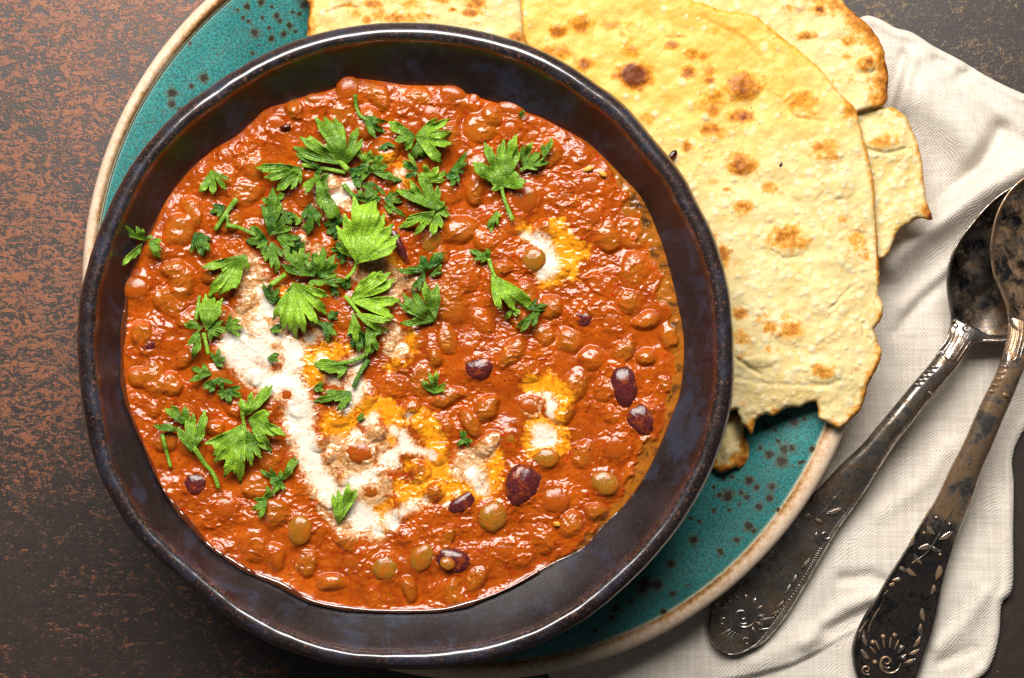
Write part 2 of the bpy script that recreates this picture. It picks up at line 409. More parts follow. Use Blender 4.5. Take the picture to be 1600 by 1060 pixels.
# ------------------------------------------------------------------ linen napkin
LIN = catmull([(1345, 27), (1372, 29), (1400, 44), (1425, 51), (1460, 73), (1500, 94), (1545, 121), (1600, 147), (1680, 175), (1760, 240),
     (1740, 420), (1690, 540), (1640, 620), (1600, 672), (1582, 714), (1584, 760), (1583, 830), (1582, 917), (1565, 945), (1561, 992), (1549, 1036), (1530, 1060),
     (1480, 1085), (1300, 1110), (1100, 1110), (900, 1085), (860, 1062), (850, 1000), (900, 900), (1000, 700), (1150, 400), (1250, 150), (1300, 60)], 10)
def ridge(x, y, P, w):
    d, _, _ = seg_dist(x, y, np.array(P, float), closed=False); return np.exp(-(d/w)**2)
def linen_h(x, y, D=None):
    h = 12+6*fbm(x, y, 190, 2, 4)+1.1*fbm(x, y, 60, 2, 8)
    h = h+36*ridge(x, y, [(1600, 262), (1530, 300), (1440, 362), (1390, 410)], 26)
    h = h+30*ridge(x, y, [(1445, 150), (1490, 190), (1520, 225)], 42)
    h = h-10*ridge(x, y, [(1412, 88), (1400, 130), (1388, 180)], 9)
    h = h+10*ridge(x, y, [(1425, 92), (1418, 120), (1402, 170)], 12)
    h = h-18*ridge(x, y, [(1560, 205), (1530, 262), (1470, 318), (1420, 360)], 15)
    h = h-9*ridge(x, y, [(1463, 96), (1475, 100)], 11)-9*ridge(x, y, [(1497, 122), (1515, 113)], 11)
    h = h+8*ridge(x, y, [(1600, 200), (1560, 170), (1500, 140), (1440, 90)], 14)
    h = h-7*ridge(x, y, [(1500, 420), (1440, 470), (1400, 520)], 10)+6*ridge(x, y, [(1480, 420), (1410, 480)], 12)
    h = h-8*ridge(x, y, [(1318, 905), (1360, 900), (1392, 915)], 10)-9*ridge(x, y, [(1290, 985), (1330, 970), (1362, 950)], 11)
    h = h+9*ridge(x, y, [(1260, 1005), (1320, 950), (1380, 930)], 14)+6*ridge(x, y, [(1180, 1035), (1260, 1000)], 18)
    h = h+7*ridge(x, y, [(1540, 930), (1500, 985), (1470, 1010)], 14)-6*ridge(x, y, [(1520, 1015), (1470, 1035)], 9)
    h = h+5*ridge(x, y, [(1380, 800), (1440, 760), (1480, 700)], 16)
    P = np.array([(1060, 1075), (1180, 1051), (1240, 1034), (1290, 1010), (1335, 982)], float)
    yl = np.interp(x, P[:, 0], P[:, 1])
    h = h-11*sst(0, 7, y-yl)*sst(1352, 1300, x)*sst(1040, 1100, x)
    if D is not None: h = h+3.0*np.exp(-((D-9)/5.0)**2)
    return np.maximum(h, 5)
def build_linen():
    o = patch('linen_napkin', LIN, 3.4, linen_h, 5, M['linen'], lipr=5)
    tag(o, 'crumpled off white linen napkin lying under the plate and the two spoons', 'napkin')
build_linen()

# ------------------------------------------------------------------ plate
PCX, PCY, PR = 747, 446, 617
SPOTS = [(268,145,8),(285,122,0),(268,163,6),(299,135,4),(318,122,7),(280,172,4),(300,158,3),(386,11,5),(398,52,7),(408,4,5),(424,60,5),(443,53,5),(432,25,5),(437,33,4),(452,40,5),(467,22,4),(475,8,6),(484,3,6),(380,28,3),(371,16,3),(425,11,3),(410,28,3),(420,44,3),(297,68,3),(388,34,3),(457,20,3),(462,50,3),(395,84,3),(405,71,2),
 (1202,710,7),(1225,702,8),(1221,721,9),(1237,700,6),(1241,660,6),(1269,702,5),(1170,751,7),(1182,762,5),(1206,761,6),(1137,775,9),(1202,779,6),(1167,777,5),(1186,792,6),(1158,770,4),(1124,774,4),(1084,844,7),(1151,844,5),(1126,862,5),(1048,881,7),(1009,912,10),(1026,914,9),(1003,922,8),(1051,928,5),(1037,956,5),(962,950,6),(1170,823,7),(1115,798,3),(1216,690,4),(1188,700,4),(1195,665,5),(1211,672,3),(1140,797,3),(1155,788,3),(1216,797,4),(1079,809,3),(957,965,5),(1131,748,3),(945,935,6),(1092,815,3),(1178,830,4),(1250,724,3),(1254,722,3),(1144,746,3),(1115,762,3),(985,940,4),(1229,650,4),(1257,655,3),(890,975,5),(930,985,4)]
def build_plate():
    root = empty('dinner_plate', PCX, PCY, 4, 'large turquoise speckled plate with a bare tan rim under the black bowl', 'plate')
    nt = 2300; th = np.linspace(0, 2*math.pi, nt, endpoint=False)
    wob = 1+0.0022*np.cos(2*th+.6)+0.0016*np.cos(3*th+2)
    iw = 25-4*np.cos(th-math.pi)+2.0*np.sin(5*th)          # width of the bare rim
    R = PR*wob; Ri = R-iw
    def ring(r, h): return PCX+r*np.cos(th), PCY+r*np.sin(th), np.full(nt, h) if np.isscalar(h) else h
    # glazed well
    rr = np.concatenate([[2, 150, 300, 380], np.linspace(415, 560, 84)])
    xs, ys, hs, ed, sp = [], [], [], [], []
    for r in list(rr/560.):
        a = r*Ri; hgt = 32+3*sst(.2, .6, r)+55*sst(.60, 1.0, r)**1.2
        x, y, h = ring(a, hgt); xs.append(x); ys.append(y); hs.append(h)
        ed.append(np.exp(-(Ri-a)/5.0))
    xs.append(PCX+Ri*np.cos(th)); ys.append(PCY+Ri*np.sin(th)); hs.append(np.full(nt, 91.)); ed.append(np.ones(nt))
    xs[-2] = PCX+(Ri-2)*np.cos(th); ys[-2] = PCY+(Ri-2)*np.sin(th); hs[-2] = np.full(nt, 90.)
    X, Y, Hh, E = map(np.concatenate, (xs, ys, hs, ed))
    S = np.zeros(len(X))
    for i, (sx, sy, sr) in enumerate(SPOTS):
        if sr == 0: continue
        m = (abs(X-sx) < sr*2.5) & (abs(Y-sy) < sr*2.5)
        S[m] = np.maximum(S[m], np.exp(-((X[m]-sx)**2+(Y[m]-sy)**2)/(sr*.95)**2))
    nr = len(xs)
    mk('glazed_well', W(X, Y, Hh), [gridq(nr, nt, True, True)], M['glaze'], root, attrs={'edge': E, 'spot': S})
    prof = [(0, 91, .9), (.12, 95, .8), (.3, 99, .45), (.5, 100.5, .2), (.75, 99, 0), (.92, 95, 0), (1.0, 88, 0), (1.0, 82, 0), (.9, 76, 0), (-1.2, 58, 0), (-5, 34, 0), (-8, 20, 0), (-8.6, 5, 0), (-9.2, 5, 0), (-9.6, 14, 0)]
    xs, ys, hs, br = [], [], [], []
    arc = .55+.5*fbm(np.cos(th)*6, np.sin(th)*6, 1.0, 3, 2)
    extra = .8*np.exp(-((th-3.95)/.14)**2)
    for f, h, b in prof:
        a = Ri+f*(R-Ri); x, y, hh = ring(a, float(h)); xs.append(x); ys.append(y); hs.append(hh)
        br.append(b*(.5*arc+.25+extra)+(.16 if 0 < f < .8 else 0))
    mk('plate_rim', W(np.concatenate(xs), np.concatenate(ys), np.concatenate(hs)), [gridq(len(prof), nt, True, True)], M['clay'], root, attrs={'brown': np.concatenate(br)})
build_plate()

# ------------------------------------------------------------------ bowl outlines
BC = (635., 538.)
RIM = [(606,35),(640,36),(700,39),(762,52),(825,70),(887,100),(930,130),(975,162),(1022,219),(1069,275),(1094,328),(1113,360),(1131,414),(1143,480),(1147,545),(1146,615),(1125,700),(1100,760),(1050,840),(975,919),(900,977),(825,1014),(750,1037),(660,1046),(562,1043),(500,1033),(437,1012),(375,980),(297,918),(225,853),(187,803),(150,730),(132,650),(121,560),(122,492),(127,455),(140,405),(157,355),(170,325),(194,275),(234,219),(281,172),(312,147),(375,105),(437,73),(500,52),(550,41)]
STEW = [(580,122),(620,128),(642,130),(705,132),(735,146),(787,161),(845,180),(905,210),(935,232),(966,262),(1005,305),(1029,355),(1045,400),(1062,472),(1070,520),(1070,572),(1063,622),(1050,655),(1037,687),(1012,740),(980,787),(940,827),(911,859),(862,883),(787,924),(712,950),(656,956),(562,954),(487,941),(437,914),(390,895),(353,872),(325,853),(300,824),(275,795),(250,758),(230,712),(210,665),(197,630),(190,590),(190,527),(196,470),(199,440),(212,405),(235,358),(262,302),(295,262),(330,232),(362,213),(387,192),(415,167),(450,157),(480,147),(522,135),(542,121)]
def polar(pts):
    P = catmull(pts, 8); a = np.arctan2(P[:, 1]-BC[1], P[:, 0]-BC[0]); r = np.hypot(P[:, 0]-BC[0], P[:, 1]-BC[1])
    i = np.argsort(a); a = a[i]; r = r[i]
    a = np.concatenate([a-2*math.pi, a, a+2*math.pi]); r = np.concatenate([r, r, r])
    return lambda t: np.interp((t+math.pi) % (2*math.pi)-math.pi, a, r)
def smooth_per(f, sig):
    t = np.linspace(-math.pi, math.pi, 1440, endpoint=False); v = f(t)
    F = np.fft.rfft(v); k = np.arange(len(F)); v = np.fft.irfft(F*np.exp(-(k*sig)**2/2), 1440)
    tt = np.concatenate([t, [math.pi]]); vv = np.concatenate([v, v[:1]])
    return lambda q: np.interp((q+math.pi) % (2*math.pi)-math.pi, tt, vv)
Rrim = smooth_per(polar(RIM), .04); Rst = smooth_per(polar(STEW), .012)
def build_bowl():
    root = empty('stew_bowl', BC[0], BC[1], 36, 'wide black glazed bowl with an uneven rim, filled with red stew', 'bowl')
    nt = 1200; th = np.linspace(-math.pi, math.pi, nt, endpoint=False)
    Ro = Rrim(th)+.8*fbm(np.cos(th)*9, np.sin(th)*9, 1, 3, 6); Rs = Rst(th)
    lipw = 30+2.5*fbm(np.cos(th)*3, np.sin(th)*3, 1, 2, 9)
    def seg(name, rows):
        xs, ys, hs, lp = [], [], [], []
        for r, h, l in rows:
            dz = 1.2*fbm(xs_c*4, ys_c*4, 1, 3, 3)
            xs.append(BC[0]+r*xs_c); ys.append(BC[1]+r*ys_c); hs.append(h+dz*(1 if h > 200 else 0)); lp.append(np.full(nt, l))
        mk(name, W(np.concatenate(xs), np.concatenate(ys), np.concatenate(hs)), [gridq(len(rows), nt, True, True)], M['bowl'], root, attrs={'lip': np.concatenate(lp)})
    xs_c, ys_c = np.cos(th), np.sin(th)
    seg('bowl_foot', [(Ro-250, 36., 0), (Ro-205, 36., 0), (Ro-200, 38., 0), (Ro-196, 62., 0)])
    outer = [(Ro-196, 62., 0), (Ro-120, 84., 0), (Ro-62, 130., 0), (Ro-30, 185., 0), (Ro-10, 240., 0), (Ro-2, 275., 0)]
    lip = [(Ro-2, 275., 0), (Ro, 288., .2), (Ro-1, 295., .5), (Ro-4, 301.5, .5), (Ro-8, 306., .6), (Ro-13, 308.5, .7), (Ro-18, 309., .8), (Ro-lipw*.78, 307., 1), (Ro-lipw*.92, 302.5, 1), (Ro-lipw, 297., .5)]
    seg('bowl_wall', outer); seg('bowl_rim', lip)
    Ri = Ro-lipw; inner = [(Ri, 297., .5)]
    for f in np.linspace(.08, 1, 16):
        inner.append((Ri+(Rs-Ri)*f, 297-(297-246)*(f**.85), 0))
    for k, h in ((-8, 236), (-30, 215), (-80, 170), (-160, 120), (-300, 95)): inner.append((Rs+k, float(h), 0))
    seg('bowl_inside', inner)
build_bowl()

# ------------------------------------------------------------------ stew surface
# exposed lentils / beans: x, y, rx, ry, angle, kind, label
LENT = [
 (833,405,20,20,0,'l','olive brown lentil standing bare in the right hand cream patch'),
 (468,829,20,25,.1,'l','bare olive lentil near the lower rim, below and left of the cream'),
 (350,795,23,20,.3,'c','sauce glazed round lentil just right of the purple bean at lower left'),
 (770,806,23,26,.3,'l','large bare brown lentil below the dark bean at the lower end of the cream'),
 (868,780,25,24,0,'c','round orange lentil right of the bare brown lentil and below the dark bean'),
 (945,754,24,20,.6,'l','golden lentil nearest the oily lower right edge'),
 (966,700,21,23,.3,'c','glossy orange lentil below the long kidney bean'),
 (853,715,21,18,0,'l','rounded lentil under the lowest small cream patch'),
 (957,501,17,21,-.6,'c','oval orange lentil poking out below two lumps at the right'),
 (938,447,25,13,.55,'c','flat tilted orange lentil with a black speck at the right'),
 (920,340,21,20,0,'c','orange lentil at upper right, above the broad highlight'),
 (819,313,24,27,.5,'c','big glazed lentil right of the tall parsley sprig stem'),
 (880,305,19,18,0,'c','lentil with a red speck, beside the glossy patch at upper right'),
 (924,288,21,19,.2,'c','lentil under the two yellow onion bits at upper right'),
 (602,887,21,22,0,'l','round lentil at the bottom of the stew, left of the oval one'),
 (659,872,18,24,.45,'l','oval golden lentil at the bottom, left of the bean with a split lentil'),
 (548,877,19,20,0,'c','glazed lentil at the bottom, leftmost of a row of three'),
 (212,450,22,20,-.2,'c','orange lentil touching the left wall below the overhanging parsley'),
 (705,149,23,15,.15,'c','flat lentil at the top edge of the stew, right of centre'),
 (545,140,20,22,0,'c','lentil at the top edge above the short parsley stem'),
 (740,160,11,15,0,'c','small upright lentil right of the flat lentil at the top edge'),
 (635,165,17,18,0,'c','left one of two lentils touching near the top'),
 (676,178,20,19,0,'c','right one of two lentils touching near the top'),
 (675,377,15,21,.55,'l','shiny elongated lentil right of the dark pod near the centre'),
 (720,232,18,14,.1,'c','pale glazed lentil above the dark folded leaf'),
 (765,452,12,23,0,'c','narrow lentil tucked left of the forked parsley stem'),
 (831,636,21,17,.1,'c','lentil ringed by cream at right of centre'),
 (563,706,25,20,.2,'c','brown lentil in the middle of the cream swirl'),
 (603,741,12,8,.6,'c','smallest brown lentil in the cream swirl'),
 (581,768,19,15,0,'c','brown lentil above the plain leaf piece in the lower cream'),
 (446,618,18,17,0,'c','brown lentil left of the white cream stream'),
 (357,247,15,20,-.5,'c','split lentil beside the wall at upper left'),
 (395,232,24,11,-.7,'c','long sauce covered lentil beside the wall at upper left'),
 (433,195,20,17,0,'c','lentil with a dark caraway seed on it at upper left'),
 (498,157,23,11,.05,'c','flat glazed lentil beside the wall at the top left'),
 (799,152+18,22,13,.2,'c','flat pale lentil skin among the lumps at the top right'),
 (800,205,18,19,0,'c','lentil between the tall sprig and the top right wall'),
 (331,808+5,14,12,0,'c','small lentil left of the sauce glazed round lentil at lower left'),
 (790,862,22,17,.4,'c','glazed lentil below and right of the large bare brown lentil'),
 (815,870,16,14,0,'c','lentil right of the lowest pair near the oily edge'),
 (272,790-22,14,16,0,'c','lentil half under the sauce by the lower left wall'),
 (800,683,11,12,.2,'l','small yellow brown lentil left of the lowest small cream patch'),
]
BEANS = [
 (748,574,25,19,-.25,'dark purple kidney bean alone right of centre',1),
 (976,603,21,36,-.12,'long maroon kidney bean near the right wall, upper half',1),
 (999,653,22,27,-.45,'maroon kidney bean tip nearest the right wall, lower half',1),
 (817,757,27,36,.45,'largest dark kidney bean below the cream, at lower right',1),
 (724,785,26,15,-.6,'purple bean half hidden in cream left of the bare brown lentil',1),
 (306,755,21,19,.1,'purple bean at lower left by the tip of a parsley stem',1),
 (236,536,22,12,-.75,'thin dark edged bean beside the left wall',.6),
 (706,876,29,22,.3,'bean capped by a split lentil at the bottom of the stew',1),
 (622,380,9,34,-.45,'narrow dark pod between the pale leaf and the shiny lentil',1),
 (632,838,12,10,.4,'small dark bean fragment at the lower tip of the cream',1),
 (908,497,21,17,.4,'brownish bean lump with black flecks at right of centre',.6),
]
r2 = np.random.RandomState(11)
LUMPS = []
for (x, y, a, b, *_r) in [(265,470,26,20),(285,440,24,18),(240,590,24,18),(268,600,16,14),(215,590,14,14),(290,560,20,12),(260,690,18,14),(300,700,20,16),(320,870,24,18),(395,850,26,22),(430,800,24,20),
  (590,150,24,16),(655,150,18,12),(600,235,18,18),(750,200,22,20),(770,180,14,12),(700,215,20,16),(860,240,20,16),(850,360,16,14),(950,370,22,20),(990,420,20,26),(985,470,16,16),(925,560,20,16),(975,545,18,14),
  (880,640,22,18),(900,600,24,18),(690,470,40,26),(720,430,34,24),(860,480,18,14),(815,500,22,12),(800,550,26,14),(700,530,20,12),(640,640,16,12),(680,560,16,12),(760,640,20,14),(735,660,22,12),(700,620,26,12),
  (480,880,22,16),(430,870,20,14),(520,910,22,12),(640,920,18,10),(745,905,16,12),(850,845,22,16),(890,820,18,14),(930,800,14,14),(700,840,16,10),(540,845,18,12),(400,760,20,16),(370,710,14,10),(470,640,12,12),
  (350,280,22,18),(385,300,24,18),(300,330,22,16),(320,390,20,14),(280,360,20,20),(270,420,16,14),(330,430,18,14),(400,260,20,16),(440,330,16,14),(380,250,14,12),(460,170,20,12),(520,290,12,10),(600,340,10,10),(740,300,20,14),(720,360,28,18),(760,375,16,16),(690,400,14,12),(780,420,16,12),(870,420,16,14),(1010,500,12,18),(1010,560,12,16),(945,610,16,14),(400,590,12,10),(240,640,14,12),(220,520,12,18),(500,690,14,12),(655,737,18,16),(590,677,14,12),(512,710,15,12),(678,770,12,16)]:
    LUMPS.append((x, y, a, b, r2.rand()*3, 6.5+5*r2.rand()))
pts_done = [(l[0], l[1]) for l in LUMPS]+[(l[0], l[1]) for l in LENT]+[(b[0], b[1]) for b in BEANS]
for _ in range(900):
    a = r2.rand()*2*math.pi; rr = math.sqrt(r2.rand())*430
    x = BC[0]+rr*math.cos(a); y = BC[1]+rr*math.sin(a)
    if rr > Rst(np.array([a]))[0]-16: continue
    if all((x-p)**2+(y-q)**2 > 37**2 for p, q in pts_done):
        pts_done.append((x, y)); s = 13+9*r2.rand(); LUMPS.append((x, y, s, s*(.6+.4*r2.rand()), r2.rand()*3, 3+6*r2.rand()))

WHITE = [(358,538,16),(372,558,16),(385,574,17),(402,585,15),(415,592,16),(430,596,15),(443,600,16),(461,612,16),(466,630,15),(470,650,17),(470,668,15),(472,685,16),(482,707,14),(484,722,12),(491,738,14),(502,752,12),(512,764,12),(522,782,13),(535,772,10),(551,752,10),(568,748,9),(587,743,12),(612,726,11),(600,716,9),(551,798,15),(565,806,12),(580,812,12),(612,808,10),(630,798,8),(645,790,8),(666,783,7),
 (461,550,13),(458,565,11),(452,580,11),(425,530,12),(405,510,10),(440,535,8),(395,545,14),(375,520,10),(430,560,10),(520,596,11),(545,572,12),(556,600,13),(552,620,12),(540,635,10),(560,560,10),(500,560,6),
 (612,707,7),(622,703,7),(635,700,7),(648,702,7),(660,706,7),(675,713,7),(630,683,9),(615,672,6),(575,660,8),(555,680,8),(585,650,7),(640,650,6),(747,749,12),(735,735,7),(756,765,8),(702,789,6),(712,772,6),(560,820,8),(590,832,8),(615,820,8),
 (553,283,10),(545,295,8),(530,305,9),(520,315,8),(560,275,7),(835,372,9),(850,378,10),(858,392,9),(861,408,10),(856,424,9),(845,432,7),(820,368,7),(856,618,7),(862,634,9),(858,648,6),(853,678,13),(842,690,8),(862,690,8),(838,670,7),
 (415,480,9),(418,470,8),(405,455,6),(632,270,6),(620,515,5),(630,540,5),(413,555,10),(455,545,10),(430,486,8),(452,512,8),(485,528,7)]
YELL = [(485,574,18),(470,545,14),(478,556,12),(509,550,18),(525,545,14),(495,592,14),(510,560,12),(527,677,20),(515,660,14),(540,660,14),(545,645,12),(590,628,18),(605,640,16),(575,640,14),(620,655,16),(666,662,20),(655,650,14),(680,685,16),(681,707,18),(684,725,16),(672,735,16),(642,777,18),(625,765,16),(660,760,14),(702,755,20),(720,765,14),(745,770,16),(768,752,18),(778,735,14),(775,710,12),(760,730,14),(700,775,12),(610,690,14),(585,690,10),(640,725,12),(600,800,16),(575,795,14),(545,745,12),(600,820,14),
 (880,385,24),(895,400,20),(870,430,18),(875,365,18),(888,420,14),(905,392,12),(850,445,12),(822,360,12),(866,350,10),(840,600,16),(860,600,14),(876,612,14),(884,626,12),(825,603,12),(872,645,10),(850,680,26),(872,690,16),(838,662,14),(870,668,14),(835,700,14),(878,700,10),
 (632,262,14),(638,280,10),(600,245,12),(570,245,10),(655,425,0),(605,400,12),(615,415,12),(560,520,0),(625,560,14),(635,540,12),(640,520,10),(655,500,8),(612,575,10),(440,455,9),(450,470,8),(560,530,10),(548,545,12),(555,625,10)]
TAN = [(384,415,22),(395,440,22),(400,462,20),(378,505,18),(365,520,16),(390,530,20),(420,505,16),(352,545,12),(395,490,18),(430,540,14),(465,540,16),(500,520,16),(446,618,14),(525,700,18),(545,715,26),(570,735,18),(563,706,20),(581,768,20),(600,760,16),(510,740,12),(495,765,16),(512,795,16),(530,815,14),(555,830,16),(590,838,14),(560,780,16),(590,677,18),(603,700,10),(640,690,10),(725,720,18),(745,725,18),(755,705,14),(770,690,12),(520,300,18),(510,280,14),(505,320,14),(545,320,12),(470,265,0),(620,275,12),(590,410,18),(600,440,18),(625,440,14),(610,460,16),(560,430,14),(650,445,12),(600,500,14),(618,525,14),(630,550,12),(610,545,14),(640,480,10),(830,636,16),(480,350,10),(470,380,12),(460,410,12),(500,390,12),(445,395,8),(720,740,14)]
NOCR = [(563,707,19),(513,711,10),(654,737,15),(603,741,9),(581,768,14),(590,677,11),(446,618,13),(678,770,10),(724,785,14),(500,600,0),(433,573,9),(432,540,8),(455,533,0),(515,610,10)]

WHITE = [(a, b, c*1.22) for a, b, c in WHITE]; TAN = [(a, b, c*1.12) for a, b, c in TAN]
def blobs(x, y, L, p=2.0):
    f = np.zeros(x.shape)
    for bx, by, r in L:
        if r <= 0: continue
        m = (abs(x-bx) < 2.6*r) & (abs(y-by) < 2.6*r)
        f[m] += np.exp(-(((x[m]-bx)**2+(y[m]-by)**2)/(r*r)))
    return 1-np.exp(-1.25*f)
def ell(x, y, cx, cy, rx, ry, ang):
    c, s = math.cos(ang), math.sin(ang); dx, dy = x-cx, y-cy
    return np.hypot((dx*c+dy*s)/rx, (-dx*s+dy*c)/ry)
SH0 = 246.0
def film_w(th):
    t = th                      # py grows downward: th<0 is the upper half
    w = 46*np.exp(-((t+.52)/.20)**2)+34*np.exp(-((t+.18)/.22)**2)+26*np.exp(-((t-.18)/.2)**2)+34*np.exp(-((t-.50)/.16)**2)+26*np.exp(-((t-.80)/.18)**2)+9*np.exp(-((t+.9)/.15)**2)
    return w
def stew_fields(x, y, full=True):
    x = np.asarray(x, float); y = np.asarray(y, float); sh = x.shape; x = x.ravel(); y = y.ravel()
    th = np.arctan2(y-BC[1], x-BC[0]); rad = np.hypot(x-BC[0], y-BC[1]); e = Rst(th)-rad      # distance to the edge
    wx = x+5*fbm(x, y, 40, 2, 31); wy = y+5*fbm(x, y, 40, 2, 41)
    h = 5.0*fbm(x, y, 85, 2, 1)
    lump = np.zeros(len(x)); lent = np.zeros(len(x))
    creamy0 = blobs(x, y, WHITE)
    for li, (cx, cy, rx, ry, ang, amp) in enumerate(LUMPS):
        R = 1.7*max(rx, ry)
        m = (abs(x-cx) < R) & (abs(y-cy) < R)
        if not m.any(): continue
        d = ell(wx[m], wy[m], cx, cy, rx*1.3, ry*1.3, ang)
        b = np.clip(1-d*d, 0, 1)**1.5
        bs = amp*(1-np.exp(-2.0*b))*(1-.65*creamy0[m])
        h[m] = h[m]*(1-.55*np.clip(b*2.5, 0, 1))+bs
        lump[m] = np.maximum(lump[m], b*min(amp/8, 1))
        if amp > 8 or li % 4 == 0: lent[m] = np.maximum(lent[m], np.clip(b*2.2-.25, 0, 1))
    allp = [(l[0], l[1], l[2], l[3], l[4], 3.0) for l in LENT]+[(b[0], b[1], b[2], b[3], b[4], 3.0) for b in BEANS]
    for cx, cy, rx, ry, ang, amp in allp:
        R = 2.4*max(rx, ry); m = (abs(x-cx) < R) & (abs(y-cy) < R)
        if not m.any(): continue
        s = math.sqrt(rx*ry); d = ell(wx[m]*.4+x[m]*.6, wy[m]*.4+y[m]*.6, cx, cy, rx, ry, ang)
        out = np.clip((d-.95)*s, 0, None)
        h[m] = h[m]*sst(0, 2.0, d)+amp*1.35*np.exp(-out/6.5)*(1+.35*fbm(x[m], y[m], 14, 2, 17))
    # directional ridges + grit
    n = fbm(x*.8+y*.3, y*1.2-x*.2, 24, 3, 51, .55)
    rid = 1-np.abs(fbm(wx, wy*1.25, 26, 3, 61, .5))*2.0
    cal = sst(-.45, .25, fbm(x, y, 95, 2, 73)+.5*lump)
    cal = cal*(1-.75*creamy0)
    h = h+(.35+.9*cal)*n+(.2+1.2*cal)*np.clip(rid, 0, 1)**2
    gm = sst(-.30, .45, fbm(x, y, 60, 2, 71)+.35*lump)                         # where it is gritty
    g = fbm(x, y*1.15, 10.5, 3, 81, .58)
    gm = gm*(1-.8*creamy0)
    h = h+gm*.60*g
    film = np.zeros(len(x))
    fw = .72*film_w(th)*(1+.5*fbm(x, y, 30, 3, 91))
    film = sst(0, 9, fw-e)*(fw > 3)
    h = h*(1-.75*film)+film*(-2+.8*fbm(x, y, 9, 3, 95))
    # meniscus / rounded edge: toward the lamp on every side
    up = -np.sin(th)                                                # +1 at the top
    roll = np.exp(-np.clip(e, 0, None)/7.0)
    h = h*(1-.8*roll)-roll*(7.5*sst(-.1, .6, up))+roll*5.0*sst(.15, -.5, up)*(1-film)
    h = h-film*3*roll
    if not full: return (SH0+h).reshape(sh)
    grit = np.clip(.10+.8*gm, 0, 1)*(1-.5*roll)
    cut = np.ones(len(x))
    nb = blobs(x, y, NOCR)
    cw = blobs(wx*.5+x*.5, wy*.5+y*.5, WHITE); cy_ = blobs(wx*.5+x*.5, wy*.5+y*.5, YELL); tn = blobs(x, y, TAN)
    cw = cw*(1-.9*nb); cy_ = cy_*(1-.55*nb)
    return (SH0+h).reshape(sh), dict(lump=lump, lentil=lent, film=film, creamw=cw*1.22-.10, creamy=cy_*1.1-.08, tan=np.maximum(tn, nb*.0)*1.05-.12, grit=grit)
def build_stew():
    nt = 1500; th = np.linspace(-math.pi, math.pi, nt, endpoint=False); Rr = Rst(th)
    nr = 300; f = np.linspace(.0004, 1, nr)
    X = (BC[0]+f[:, None]*Rr*np.cos(th)); Y = (BC[1]+f[:, None]*Rr*np.sin(th))
    hh, at = stew_fields(X, Y)
    V = W(X, Y, hh)
    # true normals for seamless splitting
    du = np.roll(V, -1, 1)-np.roll(V, 1, 1); dv = np.gradient(V, axis=0)
    N = np.cross(dv, du); N /= np.linalg.norm(N, axis=-1, keepdims=True)+1e-12
    N[N[..., 2] < 0] *= -1
    V = V.reshape(-1, 3); N = N.reshape(-1, 3)
    q = gridq(nr, nt, True, True)
    mt = 3.6*(.75+.5*fbm(np.cos(th)*7, np.sin(th)*7, 1, 3, 88))*(.35+.65*sst(.25, .6, np.cos(th+math.pi))+.5*np.exp(-((th-1.6)/.6)**2)+.55*np.exp(-((th+1.7)/.5)**2))
    mt = np.clip(mt*1.35, .5, 5.2); ka = np.linspace(0, 2*math.pi, 12, endpoint=False); rr = []
    for j in ka: rr.append((BC[0]+(Rr-1.2+mt*np.cos(j))*np.cos(th), BC[1]+(Rr-1.2+mt*np.cos(j))*np.sin(th), hh[-1]+1.0+mt*.8*np.sin(j)))
    MV = np.concatenate([W(*a) for a in rr]); mq = gridq(12, nt, True); last = np.stack([11*nt+np.arange(nt), 11*nt+(np.arange(nt)+1) % nt, (np.arange(nt)+1) % nt, np.arange(nt)], -1)
    crm = np.maximum(np.maximum(at['creamw'], at['creamy']), at['tan']).ravel()
    cf = crm[q].mean(1) > .42
    cen = np.stack([X.ravel()[q].mean(1), Y.ravel()[q].mean(1)], -1)
    root = empty('lentil_stew', BC[0], BC[1], 236, 'thick red orange lentil stew filling the black bowl', 'stew')
    def part(name, qq, extra=None):
        u, inv = np.unique(qq.ravel(), return_inverse=True)
        polys = [inv.reshape(-1, 4)]
        o = mk(name, V[u], polys, M['stew'], root, attrs={k: np.asarray(v).ravel()[u] for k, v in at.items()}, vnormals=N[u])
        return o
    part('sauce', q[~cf])
    mk('oily_edge', MV, [np.vstack([mq, last])], M['oil'], root)
    zones = {'top right': (cen[:, 0] > 790) & (cen[:, 1] < 500), 'mid': (cen[:, 0] > 790) & (cen[:, 1] >= 500), 'main': cen[:, 0] <= 790}
    lab = {'top right': 'small cream patch with a yellow halo beside a bare lentil', 'mid': 'pair of small cream patches with yellow edges', 'main': 'big marbled swirl of white cream and yellow oil'}
    for k, z in zones.items():
        m = cf & z
        if m.any(): part('cream_swirl', q[m])['label'] = lab[k]
build_stew()

# ------------------------------------------------------------------ lentils, beans
def pebble(name, mat, seed, flat, n=20, kid=False):
    m = n*2; th = np.linspace(0, 2*math.pi, m, endpoint=False); ph = np.linspace(0.02, math.pi-.02, n)
    T, P_ = np.meshgrid(th, ph); x = np.sin(P_)*np.cos(T); y = np.sin(P_)*np.sin(T); z = np.cos(P_)
    z = np.sign(z)*np.abs(z)**.9
    r = 1+.06*fbm(x*1.3+seed*3, y*1.3+z, 1, 2, seed)+.022*fbm(x*5+seed, y*5+z*3, 1, 2, seed+9)
    if kid: x = x+.0; y = y+.22*(x*x)-.08
    V = np.stack([x*r, y*r, z*r*flat], -1).reshape(-1, 3)
    return mesh_data(name, V, [gridq(n, m, True, True)], mat)
PEB = {'l': [pebble('lentil', M['lentil'], s, .52) for s in (1, 2, 3)], 'c': [pebble('lentil', M['lentil_s'], s, .50) for s in (4, 5, 6)],
       'b': [pebble('kidney_bean', M['bean'], s, .55, 26, True) for s in (7, 8, 9)]}
